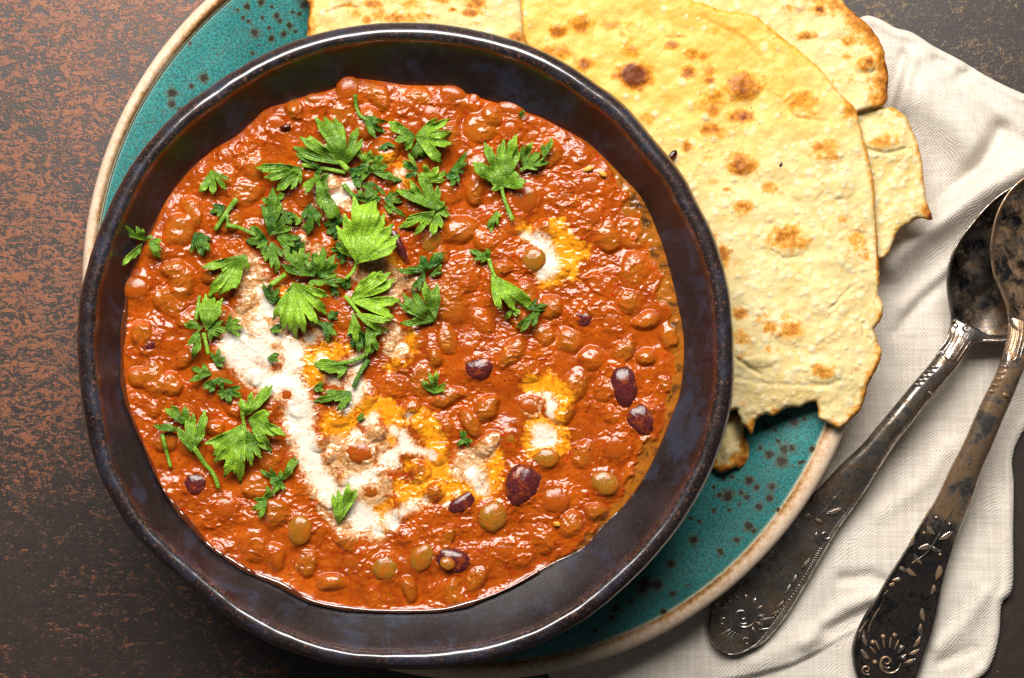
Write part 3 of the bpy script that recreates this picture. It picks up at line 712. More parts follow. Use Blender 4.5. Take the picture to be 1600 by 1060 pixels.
def put(me, name, x, y, rx, ry, ang, dz, label, cat, group):
    h0 = float(stew_fields(np.array([x]), np.array([y]), False)[0])
    o = bpy.data.objects.new(name, me); C.objects.link(o)
    s = (rx+ry)/2
    hc = SH0+1.5+dz
    o.location = W(x, y, hc); k = U*(1-hc/H)
    o.scale = (rx*k*1.02, ry*k*1.02, s*k*.95)
    o.rotation_euler = (rng.uniform(-.14, .14), rng.uniform(-.14, .14), -ang)
    return tag(o, label, cat, group)
for i, (x, y, rx, ry, ang, kd, lab) in enumerate(LENT):
    put(PEB[kd][i % 3], 'lentil', x, y, rx, ry, ang, -4.2 if kd == 'c' else -1.5, lab, 'lentil', 'lentils showing in the stew')
for i, (x, y, rx, ry, ang, lab, pr) in enumerate(BEANS):
    put(PEB['b'][i % 3], 'kidney_bean', x, y, rx, ry, ang, (-2.5 if pr >= 1 else -5), lab, 'bean', 'kidney beans showing in the stew')
put(PEB['l'][0], 'split_lentil', 699, 881, 12, 10, .4, 10, 'small split lentil resting on top of the bottom kidney bean', 'lentil', 'lentils showing in the stew')
# bits of onion and seeds
sd = pebble('onion_bit', M['seed'], 12, .5, 10)
for x, y, a, b, g, lab in [(919,264,8,4,-.3,'yellow onion bit above a lentil at upper right, left of its twin'),(942,272,7,4,.5,'yellow onion bit nearest the upper right wall'),(870,819,6,4,.3,'tiny pale yellow bit below the round orange lentil')]:
    put(sd, 'onion_bit', x, y, a, b, g, 6, lab, 'onion bit', 'yellow onion bits in the stew')
sk = pebble('caraway_seed', M['flake'], 13, .6, 10)
put(sk, 'caraway_seed', 446, 199, 9, 4.5, -.2, 8, 'dark caraway seed on the lentil at upper left', 'seed', None)

# ------------------------------------------------------------------ parsley
def surf_h(x, y):
    x = np.asarray(x, float); y = np.asarray(y, float)
    h = stew_fields(x, y, False)
    th = np.arctan2(y-BC[1], x-BC[0]); rad = np.hypot(x-BC[0], y-BC[1]); e = Rst(th)-rad
    wall = SH0+np.clip(-e, 0, 60)*.9
    h = np.where(e < 0, wall, h)
    for (cx, cy, rx, ry, ang, *_q) in LENT+BEANS:
        m = (abs(x-cx) < 40) & (abs(y-cy) < 40)
        if m.any():
            d = ell(x[m], y[m], cx, cy, rx, ry, ang)
            h[m] = np.maximum(h[m], np.where(d < 1, SH0+.52*(rx+ry)/2*np.sqrt(np.clip(1-d*d, 0, 1)), 0))
    return h
def fan(bx, by, tips, shade, lift, rs, name, parent):
    tips = np.array(tips, float); v = tips-(bx, by); a = np.arctan2(v[:, 1], v[:, 0]); L = np.hypot(v[:, 0], v[:, 1])
    mdir = math.atan2(np.sin(a).mean(), np.cos(a).mean()); a = (a-mdir+math.pi) % (2*math.pi)-math.pi
    i = np.argsort(a); a = a[i]; L = L[i]; n = len(a)
    gaps = np.diff(a) if n > 1 else np.array([.6])
    wl = np.array([min(gaps[max(k-1, 0)] if k > 0 else 9, gaps[k] if k < n-1 else 9) if n > 1 else .5 for k in range(n)])
    wl = np.clip(wl*.58, .17, .44)
    lo, hi = a[0]-wl[0]*1.02, a[-1]+wl[-1]*1.02
    nth = int(np.clip(26*n, 40, 170)); t = np.linspace(lo, hi, nth)
    L = L*1.14
    rad = np.zeros(nth); own = np.zeros(nth, int); uu = np.zeros(nth)
    for k in range(n):
        u = (t-a[k])/wl[k]; inn = np.abs(u) < 1
        pet = np.where(inn, np.clip(1-np.abs(u)**2.3, 0, 1)**.50, 0)
        tooth = 1-.10*(1-np.abs(np.cos(1.5*math.pi*u)))*(np.abs(u) > .12)
        rk = L[k]*pet*tooth; m = rk > rad; rad[m] = rk[m]; own[m] = k; uu[m] = u[m]
    cd = np.array([rs.choice([.18, .36, .54, .62]) for _ in range(n+1)])
    core = np.interp(t, np.concatenate([[lo], (a[1:]+a[:-1])/2, [hi]]), cd)*np.interp(t, a, L)*sst(lo-.001, lo+.25, t)*sst(hi+.001, hi-.25, t)
    uu = np.where(rad < core, np.sign(uu)*1.0, uu); rad = np.maximum(rad, core)
    nr = 13; f = np.linspace(0.03, 1, nr)[:, None]
    bend = rs.uniform(-.12, .12)
    lobe_b = np.array([rs.uniform(-.14, .14) for _ in range(n)])[own]
    ang = t[None, :]+bend*f*f+lobe_b*f*f*(1-np.abs(uu))+mdir
    rr = rad[None, :]*f
    X = bx+rr*np.cos(ang); Y = by+rr*np.sin(ang)
    lobe_l = np.array([rs.uniform(-8, 14) for _ in range(n)])[own]
    lm = L.mean()
    z = surf_h(X, Y)
    zb = np.median(z)
    fold = (np.abs(uu)**1.6)*np.clip((f-.55)/.45, 0, 1)**2*lm*.06*(rad > .5*lm)
    G = rr/max(L.max(), 1); arch = lift+lm*.20*np.sin(np.pi*np.clip(G, 0, 1)*.9)-lm*.13*G**3
    hz = zb*.5+z.min()*.0+.5*z+arch+fold+lobe_l*sst(.45, 1.0, G)+1.3*fbm(X, Y, 9, 2, int(rs.randint(50)))+(.19*lm)*fbm(X, Y, .55*lm+6, 2, int(rs.randint(50)))
    hz = np.maximum(hz, z+2.2)
    au = np.abs(uu)[None, :]
    dpx = au*wl[own][None, :]*rr; vein = np.exp(-(dpx/1.15)**2)*np.where(rad[None, :] > .62*lm, 1, .2)
    ph = (f*5.5-au*1.7+own[None, :]*.37) % 1.0
    vl = np.exp(-((ph-.5)/.085)**2)*0+np.exp(-(np.abs(dpx-1.4)/.9)**2)*.55*(f > .25)*(f < .95)*np.where(rad[None, :] > .7*lm, 1, .1)
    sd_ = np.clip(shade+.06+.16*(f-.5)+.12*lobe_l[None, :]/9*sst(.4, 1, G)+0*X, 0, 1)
    o = mk(name, W(X, Y, hz).reshape(-1, 3), [gridq(nr, nth, False, False)], M['leaf'], parent, attrs={'vein': (vein+0*X).ravel(), 'vline': (vl+0*X).ravel(), 'shade': sd_.ravel()})
    md = o.modifiers.new('thickness', 'SOLIDIFY'); md.thickness = 1.1*U; md.offset = 0
    return o
def stem(pts, w, shade, lift, parent, name='stem'):
    P = resample(catmull(pts, 6, closed=False), 18, closed=False); n = len(P)
    T = np.gradient(P, axis=0); T /= np.linalg.norm(T, axis=1, keepdims=True); Nn = np.stack([-T[:, 1], T[:, 0]], -1)
    k = 10; a = np.linspace(0, 2*math.pi, k, endpoint=False)
    s = np.linspace(0, 1, n); base = surf_h(P[:, 0], P[:, 1]); base = np.maximum(base, np.convolve(np.pad(base, 3, 'edge'), np.ones(7)/7, 'valid'))
    rw = w*(1-.25*s)*(1+.05*np.sin(s*9))
    V = []
    for j in range(n):
        g = 1-.22*(np.abs(np.cos(a*1.0-math.pi/2)) > .93)
        off = rw[j]*np.cos(a); hz = base[j]+lift+rw[j]*.9+rw[j]*.8*np.sin(a)*g
        V.append(W(P[j, 0]+Nn[j, 0]*off, P[j, 1]+Nn[j, 1]*off, hz))
    V = np.concatenate(V); c0 = V[:k].mean(0); c1 = V[-k:].mean(0); V = np.vstack([V, c0, c1]); m = n*k
    caps = np.array([[m, (i+1) % k, i] for i in range(k)]+[[m+1, (n-1)*k+i, (n-1)*k+(i+1) % k] for i in range(k)])
    vv = np.tile(.3+.5*(np.sin(a) > .8), n)
    at = {'vein': np.concatenate([vv, [0, 0]]), 'vline': np.zeros(len(V)), 'shade': np.full(len(V), shade)}
    return mk(name, V, [gridq(n, k, True), caps], M['leaf'], parent, attrs=at)
PARS = [
 # label, lift, fans[(base, tips, shade)], stems[(pts, width, shade)]
 ('wide fan leaf at the top left of the pile, a thick stem across it', 9, [((541,258),[(466,240),(476,222),(500,192),(514,190),(530,192),(553,205),(563,222)],.42),((505,262),[(465,246),(480,258),(497,272)],.25)], [([(544,266),(520,242),(482,214)],4.6,.72)]),
 ('thin pale stem lying below the wide fan leaf', 5, [((548,268),[(562,290),(575,262)],.12)], [([(472,258),(500,262),(540,270)],3.6,.62)]),
 ('short hooked stem with a small leaf near the top edge', 5, [((568,182),[(600,192),(596,206),(584,212),(588,184)],.25)], [([(555,148),(557,168),(564,182),(580,190)],3.4,.5)]),
 ('bright two way leaf right of the hooked stem', 9, [((648,214),[(676,186),(694,186),(698,205),(700,222),(690,244)],.6),((648,212),[(612,194),(620,216),(633,230)],.4),((652,222),[(646,248),(662,244)],.3)], []),
 ('tall upright sprig with a long stem at right of the pile', 11, [((786,292),[(742,262),(757,232),(775,228),(794,218),(808,236),(817,284),(770,296)],.45),((818,262),[(812,232),(824,225),(838,238),(852,250),(838,262)],.38),((850,248),[(847,228),(856,226),(864,220)],.4)], [([(801,344),(792,322),(785,300),(784,280)],3.6,.6),([(812,266),(834,258),(852,246)],2.6,.5)]),
 ('sprig hanging over the left wall of the bowl', 12, [((226,376),[(192,360),(200,368),(212,358),(222,360),(236,368)],.38),((222,380),[(193,410),(208,402),(216,398)],.55),((232,378),[(250,374),(251,386),(248,400)],.45)], []),
 ('small three lobed leaf alone at upper left', 6, [((330,266),[(316,298),(332,300),(350,294),(354,282),(338,272)],.5)], []),
 ('crossed short stems with a small dark leaf at upper left', 5, [((352,322),[(330,330),(340,336),(334,320)],.2)], [([(370,311),(354,332),(336,360)],4.2,.6),([(354,334),(356,350),(354,358)],3.2,.45)]),
 ('curled leaf with upright tips left of the wide fan leaf', 10, [((470,262),[(409,258),(420,276),(434,292),(456,292),(468,284)],.45),((448,282),[(433,262),(442,256),(455,260),(465,268)],.3)], []),
 ('triangular leaf under the thin pale stem', 9, [((494,276),[(474,290),(480,300),(500,322),(516,334),(527,341)],.42),((500,288),[(493,270),(510,272),(512,296)],.32)], []),
 ('little folded leaf in a glossy patch left of the pale fan', 7, [((484,318),[(472,340),(484,362),(497,350),(500,340)],.22),((472,346),[(455,334),(457,344),(462,350)],.6)], []),
 ('large dark spray at the left of the pile with a stem pointing left', 9, [((420,368),[(415,324),(428,302),(440,318),(447,342),(452,356)],.28),((418,376),[(392,360),(388,380),(404,388),(410,396)],.3),((424,378),[(440,398),(434,422),(424,414),(412,404)],.38),((432,370),[(450,364),(467,372),(460,382),(452,392)],.3)], [([(354,352),(374,356),(400,368)],3.6,.6)]),
 ('broad pale veined leaf lying flat left of the cream', 7, [((384,398),[(346,410),(324,418),(328,452),(350,456),(366,444),(386,420)],.62)], []),
 ('small dark curled leaf alone near the left wall', 6, [((304,364),[(300,380),(300,392),(314,397),(326,388),(329,374),(318,366)],.16)], []),
 ('ruffled bunch with a stalk at the left of the cream', 11, [((322,516),[(315,478),(326,466),(338,466),(348,474),(344,490)],.55),((324,510),[(346,506),(352,518),(340,526),(330,530)],.42),((316,512),[(290,508),(298,500),(298,528),(306,520)],.42),((312,520),[(298,556),(310,548),(294,536)],.45)], [([(306,500),(309,478),(312,462)],3.2,.6),([(318,520),(324,546),(325,554)],3.6,.7)]),
 ('tiny leafy tip at the edge of the cream, right of the ruffled bunch', 5, [((352,512),[(362,496),(372,500),(376,512),(366,520),(374,524)],.4)], [([(342,516),(350,513),(358,510)],2.0,.4)]),
 ('flattened chain of leaves under the ruffled bunch', 7, [((338,572),[(333,552),(342,548),(350,560),(348,572)],.3),((330,585),[(302,578),(306,590),(300,596),(316,572)],.36),((336,592),[(320,606),(332,612),(350,604),(362,596),(346,590)],.25),((352,610),[(374,608),(374,620),(358,628),(346,622),(340,614)],.22)], []),
 ('pale wide fan leaf on top of the middle of the pile', 16, [((558,412),[(530,360),(538,344),(556,320),(572,316),(584,326),(594,342),(606,356),(616,372),(612,388)],.78),((556,404),[(526,372),(528,392),(540,400)],.6)], [([(540,436),(552,424),(558,406),(566,370)],2.8,.85)]),
 ('pale green fan leaf with rounded lobes over the white cream', 10, [((458,442),[(432,494),(442,508),(458,518),(474,512),(492,500),(508,482),(508,460)],.74)], []),
 ('dense dark cluster above the pale rounded fan', 10, [((492,432),[(443,404),(444,424),(462,414),(478,410),(490,400)],.3),((498,434),[(492,398),(506,392),(520,402),(526,416),(524,430)],.32),((500,438),[(536,436),(528,446),(510,444),(484,444)],.36),((470,420),[(462,392),(474,388),(484,398)],.4)], [([(422,446),(434,438),(447,428)],4.4,.78)]),
 ('small dark three part leaf left of the pale rounded fan', 5, [((416,466),[(413,446),(422,446),(436,456),(440,468),(428,474)],.2)], []),
 ('yellow green leaf with a long trailing lobe low in the pile', 12, [((546,470),[(570,440),(590,428),(604,434),(612,448),(616,476),(608,492)],.85),((556,490),[(588,500),(602,508),(596,524),(578,512)],.72),((552,488),[(550,520),(558,534),(562,516)],.62),((574,508),[(594,520),(590,544),(578,552),(574,530)],.42),((556,506),[(566,530),(576,538),(560,540)],.2)], [([(539,462),(552,478),(568,498)],3.4,.9)]),
 ('tiny dark leaflets beside the yellow green leaf', 6, [((528,455),[(517,450),(518,460),(528,462)],.12),((540,452),[(532,440),(544,432),(548,446)],.2)], []),
 ('small scattered leaflets right of the pale rounded fan', 5, [((512,492),[(520,486),(528,490),(526,498),(516,500)],.22),((504,504),[(484,504),(494,500),(520,508),(524,522),(514,530)],.26)], []),
 ('long sprig pointing left with serrated leaf tips over the cream', 7, [((545,572),[(498,564),(498,578),(514,584),(530,590),(536,584)],.5)], [([(590,536),(578,550),(552,564),(515,570)],3.8,.55)]),
 ('forked leaf hanging down on the cream below the long sprig', 6, [((548,612),[(500,632),(512,618),(528,614),(535,642),(548,628)],.34)], [([(576,562),(562,584),(552,606)],4.2,.3)]),
 ('flat leaf half in cream, right of the yellow green leaf', 8, [((680,502),[(628,482),(630,472),(644,462),(632,508),(650,502)],.36),((680,500),[(664,448),(674,454),(684,450),(686,464)],.42)], []),
 ('dark narrow leaf pair below the kidney pod', 8, [((668,424),[(626,427),(640,418),(660,402),(686,396)],.2),((664,424),[(646,450),(654,450),(662,440)],.14),((672,430),[(690,418),(690,426),(680,432)],.34)], []),
 ('forked sprig with a slender stem at right of centre', 8, [((768,428),[(773,480),(786,470),(798,482),(824,478),(808,468)],.7),((800,484),[(790,496),(806,494),(812,488)],.5),((838,486),[(812,512),(820,518),(838,508),(843,492)],.28),((822,484),[(850,474),(838,470),(848,482)],.2),((764,404),[(738,390),(742,402),(752,408),(764,390)],.36)], [([(764,404),(768,420),(778,442)],3.4,.7),([(790,462),(812,474),(832,484)],2.6,.5)]),
 ('small spiky leaf in the open stew left of the lone dark bean', 6, [((678,616),[(661,598),(672,586),(682,584),(694,600),(694,608)],.45)], []),
 ('tiny dark leaflet above the lower right of the cream', 4, [((722,686),[(716,696),(720,674),(728,676),(737,690),(732,696)],.3)], []),
 ('plain pointed leaf piece at the bottom of the cream', 7, [((528,820),[(520,778),(532,772),(546,765),(552,770)],.66)], []),
 ('zigzag leaflet with a narrow tip left of the lower cream', 7, [((440,752),[(408,742),(420,738),(436,738),(444,764),(430,768)],.34),((440,752),[(458,718),(463,722),(456,738)],.46),((418,780),[(420,762),(428,768),(406,806),(398,796),(400,782)],.42)], []),
 ('sprig with a thick bent stem at lower left', 10, [((300,706),[(276,676),(286,658),(294,654),(310,668),(316,648),(314,676)],.48),((286,664),[(264,638),(276,634),(294,640)],.36),((282,674),[(244,668),(252,664),(262,664)],.3)], [([(302,698),(318,722),(334,742),(342,764)],4.0,.62)]),
 ('detached straight stem piece left of the bent stem', 4, [], [([(253,678),(260,706),(267,731)],3.4,.62)]),
 ('bright leafy sprig on the stew left of the white stream', 11, [((382,662),[(334,700),(340,708),(350,722),(362,738),(376,744),(382,720)],.66),((384,672),[(414,700),(404,712),(392,722),(400,690)],.42),((388,656),[(416,642),(442,668),(430,676),(426,696),(412,690)],.58),((384,650),[(378,626),(396,618),(418,612),(426,614),(412,630)],.62)], [([(378,640),(380,656),(384,676)],3.2,.8)]),
 ('cluster of dark leaflets right of the wide fan leaf', 10, [((572,256),[(556,232),(570,240),(580,238),(586,246)],.5),((580,268),[(560,276),(576,258),(596,246),(604,262),(606,276),(620,288)],.34),((582,284),[(574,308),(590,296),(600,304),(568,292)],.22),((556,262),[(546,268),(552,276),(562,274)],.12)], []),
 ('small stem tip standing in the cream above the pale fan', 6, [], [([(536,288),(548,302),(562,316)],4.0,.5)]),
 ('big fan leaf with long lobes right of the pale fan', 12, [((680,330),[(630,294),(644,288),(662,276),(672,284),(688,296),(694,318)],.42),((680,330),[(630,354),(640,342),(652,364),(668,352)],.56),((684,332),[(672,362),(688,354),(700,338),(698,326)],.5),((672,284),[(658,272),(664,260),(680,262),(694,270),(692,282)],.62)], []),
 ('dark folded leaf under the pale glazed lentil', 7, [((700,272),[(696,276),(712,258),(727,242),(726,254)],.2),((714,268),[(708,290),(718,284),(724,268)],.16)], []),
 ('slim curved leaf joined to a dark triangle, above the big fan leaf', 8, [((652,268),[(632,254),(634,276),(646,276)],.18),((652,266),[(640,240),(646,248)],.52)], []),
 ('single small leaflet above the right hand lentils', 5, [((776,330),[(762,354),(768,360),(778,350),(782,338)],.48)], []),
 ('double leaf between the pale fan and the big fan leaf', 8, [((600,312),[(612,300),(624,300),(626,312),(614,322)],.3),((600,320),[(618,328),(630,336),(610,334)],.46)], []),
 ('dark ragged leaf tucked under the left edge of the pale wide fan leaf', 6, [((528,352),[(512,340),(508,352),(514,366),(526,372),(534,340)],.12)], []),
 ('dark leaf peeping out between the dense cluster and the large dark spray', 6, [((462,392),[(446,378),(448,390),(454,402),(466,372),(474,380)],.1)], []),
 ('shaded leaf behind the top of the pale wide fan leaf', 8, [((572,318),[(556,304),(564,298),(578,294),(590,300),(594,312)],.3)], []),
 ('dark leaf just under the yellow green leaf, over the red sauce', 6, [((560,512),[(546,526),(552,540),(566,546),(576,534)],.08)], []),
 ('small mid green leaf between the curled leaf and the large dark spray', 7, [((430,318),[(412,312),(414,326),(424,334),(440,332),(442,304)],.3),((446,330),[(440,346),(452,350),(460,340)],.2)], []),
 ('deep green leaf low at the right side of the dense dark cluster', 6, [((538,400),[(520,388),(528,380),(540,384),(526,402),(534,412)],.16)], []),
 ('two minute leaf specks below the bright two way leaf', 3, [((598,226),[(594,234),(602,234),(610,222),(616,226)],.18)], []),
]
def build_parsley():
    rs = np.random.RandomState(5)
    for lab, lift, fans, stems in PARS:
        c = fans[0][0] if fans else stems[0][0][1]
        root = empty('parsley_sprig', c[0], c[1], SH0, lab, 'parsley', 'chopped parsley scattered over the stew')
        for (b, tips, sh) in fans: fan(b[0], b[1], tips, sh, lift*rs.uniform(.7, 1.1), rs, 'leaf', root)
        for (p, w, sh) in stems: stem(p, w, sh, lift*.75, root)
    for (x, y, s, lab) in [(815,178,5,'tiny green fleck near the top right wall'),(563,652,6,'tiny green fleck on the cream right of the white stream'),(426,557,8,'small green scrap in the upper left cream'),(497,604,8,'narrow green scrap on the yellow oil'),(478,353,6,'tiny dark scrap in the glossy patch below the folded leaf'),(430,512,8,'little green scrap at the edge of the pale rounded fan')]:
        o = fan(x-s, y+s*.4, [(x+s*.8, y-s*.6), (x+s, y+s*.6), (x, y+s)], .3, 3, rs, 'parsley_fleck', None)
        tag(o, lab, 'parsley', 'chopped parsley scattered over the stew')
build_parsley()

# ------------------------------------------------------------------ flatbreads
def crust(pts, amp=1.6, seed=1, n=7, wl=14):
    P = catmull(pts, n); P = resample(P, int(len(P)*1.6)); 
    c = fbm(P[:, 0], P[:, 1], wl, 3, seed); d = fbm(P[:, 0]+99, P[:, 1], wl, 3, seed+3)
    P[:, 0] += amp*c; P[:, 1] += amp*d
    return P
def spots_field(x, y, L):
    f = np.zeros(x.shape)
    for sx, sy, rx, ry, a in L:
        m = (abs(x-sx) < 2.4*rx) & (abs(y-sy) < 2.4*max(ry, rx))
        if m.any(): f[m] = np.maximum(f[m], a*1.12*np.exp(-(.72*(((x[m]-sx)/rx)**2+((y[m]-sy)/ry)**2))**1.4))
    return f
def bread(name, label, outline, hbase, browns, edges, butterf, seed, nbl, blz, mat, amp=1.6, puffs=(), grooves=(), thick=11):
    poly = crust(outline, amp, seed)
    rs = np.random.RandomState(seed); x0, y0 = poly.min(0); x1, y1 = poly.max(0)
    BL = []
    for _ in range(nbl):
        x, y = rs.uniform(x0, x1), rs.uniform(y0, y1); w = blz(x, y)
        if rs.rand() > w: continue
        BL.append((x, y, 2.2+5.5*rs.rand()**2.2, .8+1.6*rs.rand()))
    big = list(puffs)
    def blister(x, y):
        f = np.zeros(x.shape); c = np.zeros(x.shape)
        for bx, by, r, a in BL:
            m = (abs(x-bx) < 1.1*r) & (abs(y-by) < 1.1*r)
            if m.any():
                d = np.hypot(x[m]-bx, y[m]-by)/r; b = np.clip(1-d*d, 0, 1)**.8
                f[m] = np.maximum(f[m], a*b); c[m] = np.maximum(c[m], np.clip(b*1.6, 0, 1))
        for bx, by, rx, ry, a in big:
            m = (abs(x-bx) < 1.5*rx) & (abs(y-by) < 1.5*ry)
            if m.any():
                wx = x[m]+2.5*fbm(x[m], y[m], 12, 2, seed); d = np.hypot((wx-bx)/rx, (y[m]-by)/ry); b = np.clip(1.1-d*d, 0, 1)**.6
                f[m] = f[m]+a*b
        return f, c
    def hf(x, y, D):
        h = hbase(x, y)+3.2*fbm(x, y, 60, 3, seed+2)+.85*fbm(x, y, 19, 3, seed+5)+.25*fbm(x, y, 6, 2, seed+8)
        h = h+blister(x, y)[0]
        for (P, a, w) in grooves: h = h-a*ridge(x+2*fbm(x, y, 14, 2, 5), y, P, w)
        return h
    def af(x, y, D):
        b = spots_field(x, y, browns)
        for (P, w, a) in edges:
            d, _, _ = seg_dist(x, y, np.array(P, float), closed=False)
            b = np.maximum(b, a*np.exp(-(d/(1.3*w))**1.5))
        b = np.maximum(b, .50*np.exp(-D/4.2))
        return dict(brown=b, butter=butterf(x, y), blister=blister(x, y)[1])
    o = patch(name, poly, 2.15, hf, thick, mat, attrf=af, lipr=8)
    return tag(o, label, 'flatbread')
# right tail piece (lowest)
bread('flatbread', 'pale torn flatbread end with a charred tip, showing under the others at far right', 
  [(1280,160),(1387,168),(1400,171),(1412,178),(1425,203),(1434,225),(1441,252),(1444,285),(1449,318),(1457,338),(1452,344),(1437,342),(1425,346),(1408,358),(1400,368),(1394,385),(1388,398),(1376,404),(1350,410),(1280,380)],
  lambda x, y: 104+.0*x-5*sst(1400, 1460, x), [(1381,219,24,12,.55),(1390,222,14,9,.45),(1455,338,6,6,1.8),(1450,330,8,9,1.05),(1400,170,13,5,.5)], [([(1400,171),(1425,203),(1441,252),(1449,318)],4,.55)],
  lambda x, y: .35+.3*fbm(x, y, 60, 2, 2), 21, 900, lambda x, y: .5, M['breadB'], 1.6, puffs=[(1384,222,34,17,3)], grooves=[([(1350,232),(1385,240),(1415,232)], 3, 3)])
# top right piece
bread('flatbread', 'flatbread at top right with a browned blistered outer edge',
  [(1060,-60),(1300,-60),(1308,-8),(1318,2),(1328,16),(1350,34),(1366,50),(1380,76),(1384,100),(1388,118),(1387,140),(1385,160),(1372,168),(1345,174),(1300,200),(1200,180),(1100,60)],
  lambda x, y: 114+6*sst(1310, 1350, x)-7*sst(1350, 1388, x), [(1281,16,13,12,.55),(1281,15,7,6,1.25),(1326,64,10,9,.55),(1355,100,17,13,.62),(1358,98,8,8,1.0),(1259,56,15,8,.6),(1330,34,9,6,.7),(1373,155,14,12,.7),(1305,128,12,7,.4),(1325,120,10,8,.3),(1240,12,14,8,.3),(1322,88,7,5,.4)],
  [([(1230,-20),(1290,0),(1330,22)],12,.7),([(1330,22),(1362,50),(1380,82),(1386,115),(1384,160)],15,.95),([(1385,100),(1388,118),(1386,140)],4,1.5)],
  lambda x, y: .22+.4*fbm(x, y, 70, 2, 7)+.3*sst(1250, 1150, x), 22, 900, lambda x, y: .4, M['breadB'], 1.4, puffs=[(1356,99,17,14,4),(1281,16,12,11,2.5),(1262,52,18,8,3)], grooves=[([(1362,86),(1370,98),(1366,112)], 2.5, 2.5)])
# top left piece
bread('flatbread', 'flatbread at the top centre with a golden left edge, behind the bowl',
  [(486,-50),(484,10),(481,32),(480,60),(490,82),(600,78),(700,82),(800,110),(835,120),(830,40),(835,-50)],
  lambda x, y: 110+.0*x, [(558,22,12,10,.55),(540,8,10,6,.5),(573,30,7,6,.9),(583,6,14,7,.75),(592,24,10,8,.75),(620,28,34,8,.68),(660,26,20,6,.5),(735,20,14,6,1.0),(742,5,17,9,.75),(707,15,5,4,.8),(745,36,6,3,.4),(640,8,26,12,.35),(808,60,12,7,.9),(690,-2,16,8,.6)],
  [([(487,-40),(484,10),(482,36),(484,60)],9,.72),([(484,5),(481,36),(483,50)],3.5,1.15)],
  lambda x, y: .30+.45*fbm(x, y, 60, 2, 3)+.3*np.exp(-((x-640)/60)**2), 23, 500, lambda x, y: .35, M['breadB'], 1.4, grooves=[([(512,20),(540,10),(560,14)], 3, 3)])
# browned scrap under the bowl
bread('flatbread', 'small torn flatbread corner with browned edges poking out from under the bowl at lower right',
  [(1085,640),(1118,645),(1148,646),(1158,652),(1162,672),(1166,690),(1170,706),(1168,722),(1158,732),(1146,731),(1136,737),(1124,739),(1112,731),(1090,715),(1075,690)],
  lambda x, y: 74+14*np.exp(-((x-1140)/18)**2)+.0*y, [(1158,722,14,14,.95),(1126,734,14,8,1.0),(1163,700,7,20,.85),(1150,650,14,8,.8),(1140,735,20,5,1.25),(1112,722,10,9,.9)], [], lambda x, y: .25+0*x, 24, 60, lambda x, y: .4, M['breadB'], 2.2, puffs=[(1138,690,16,28,4)])
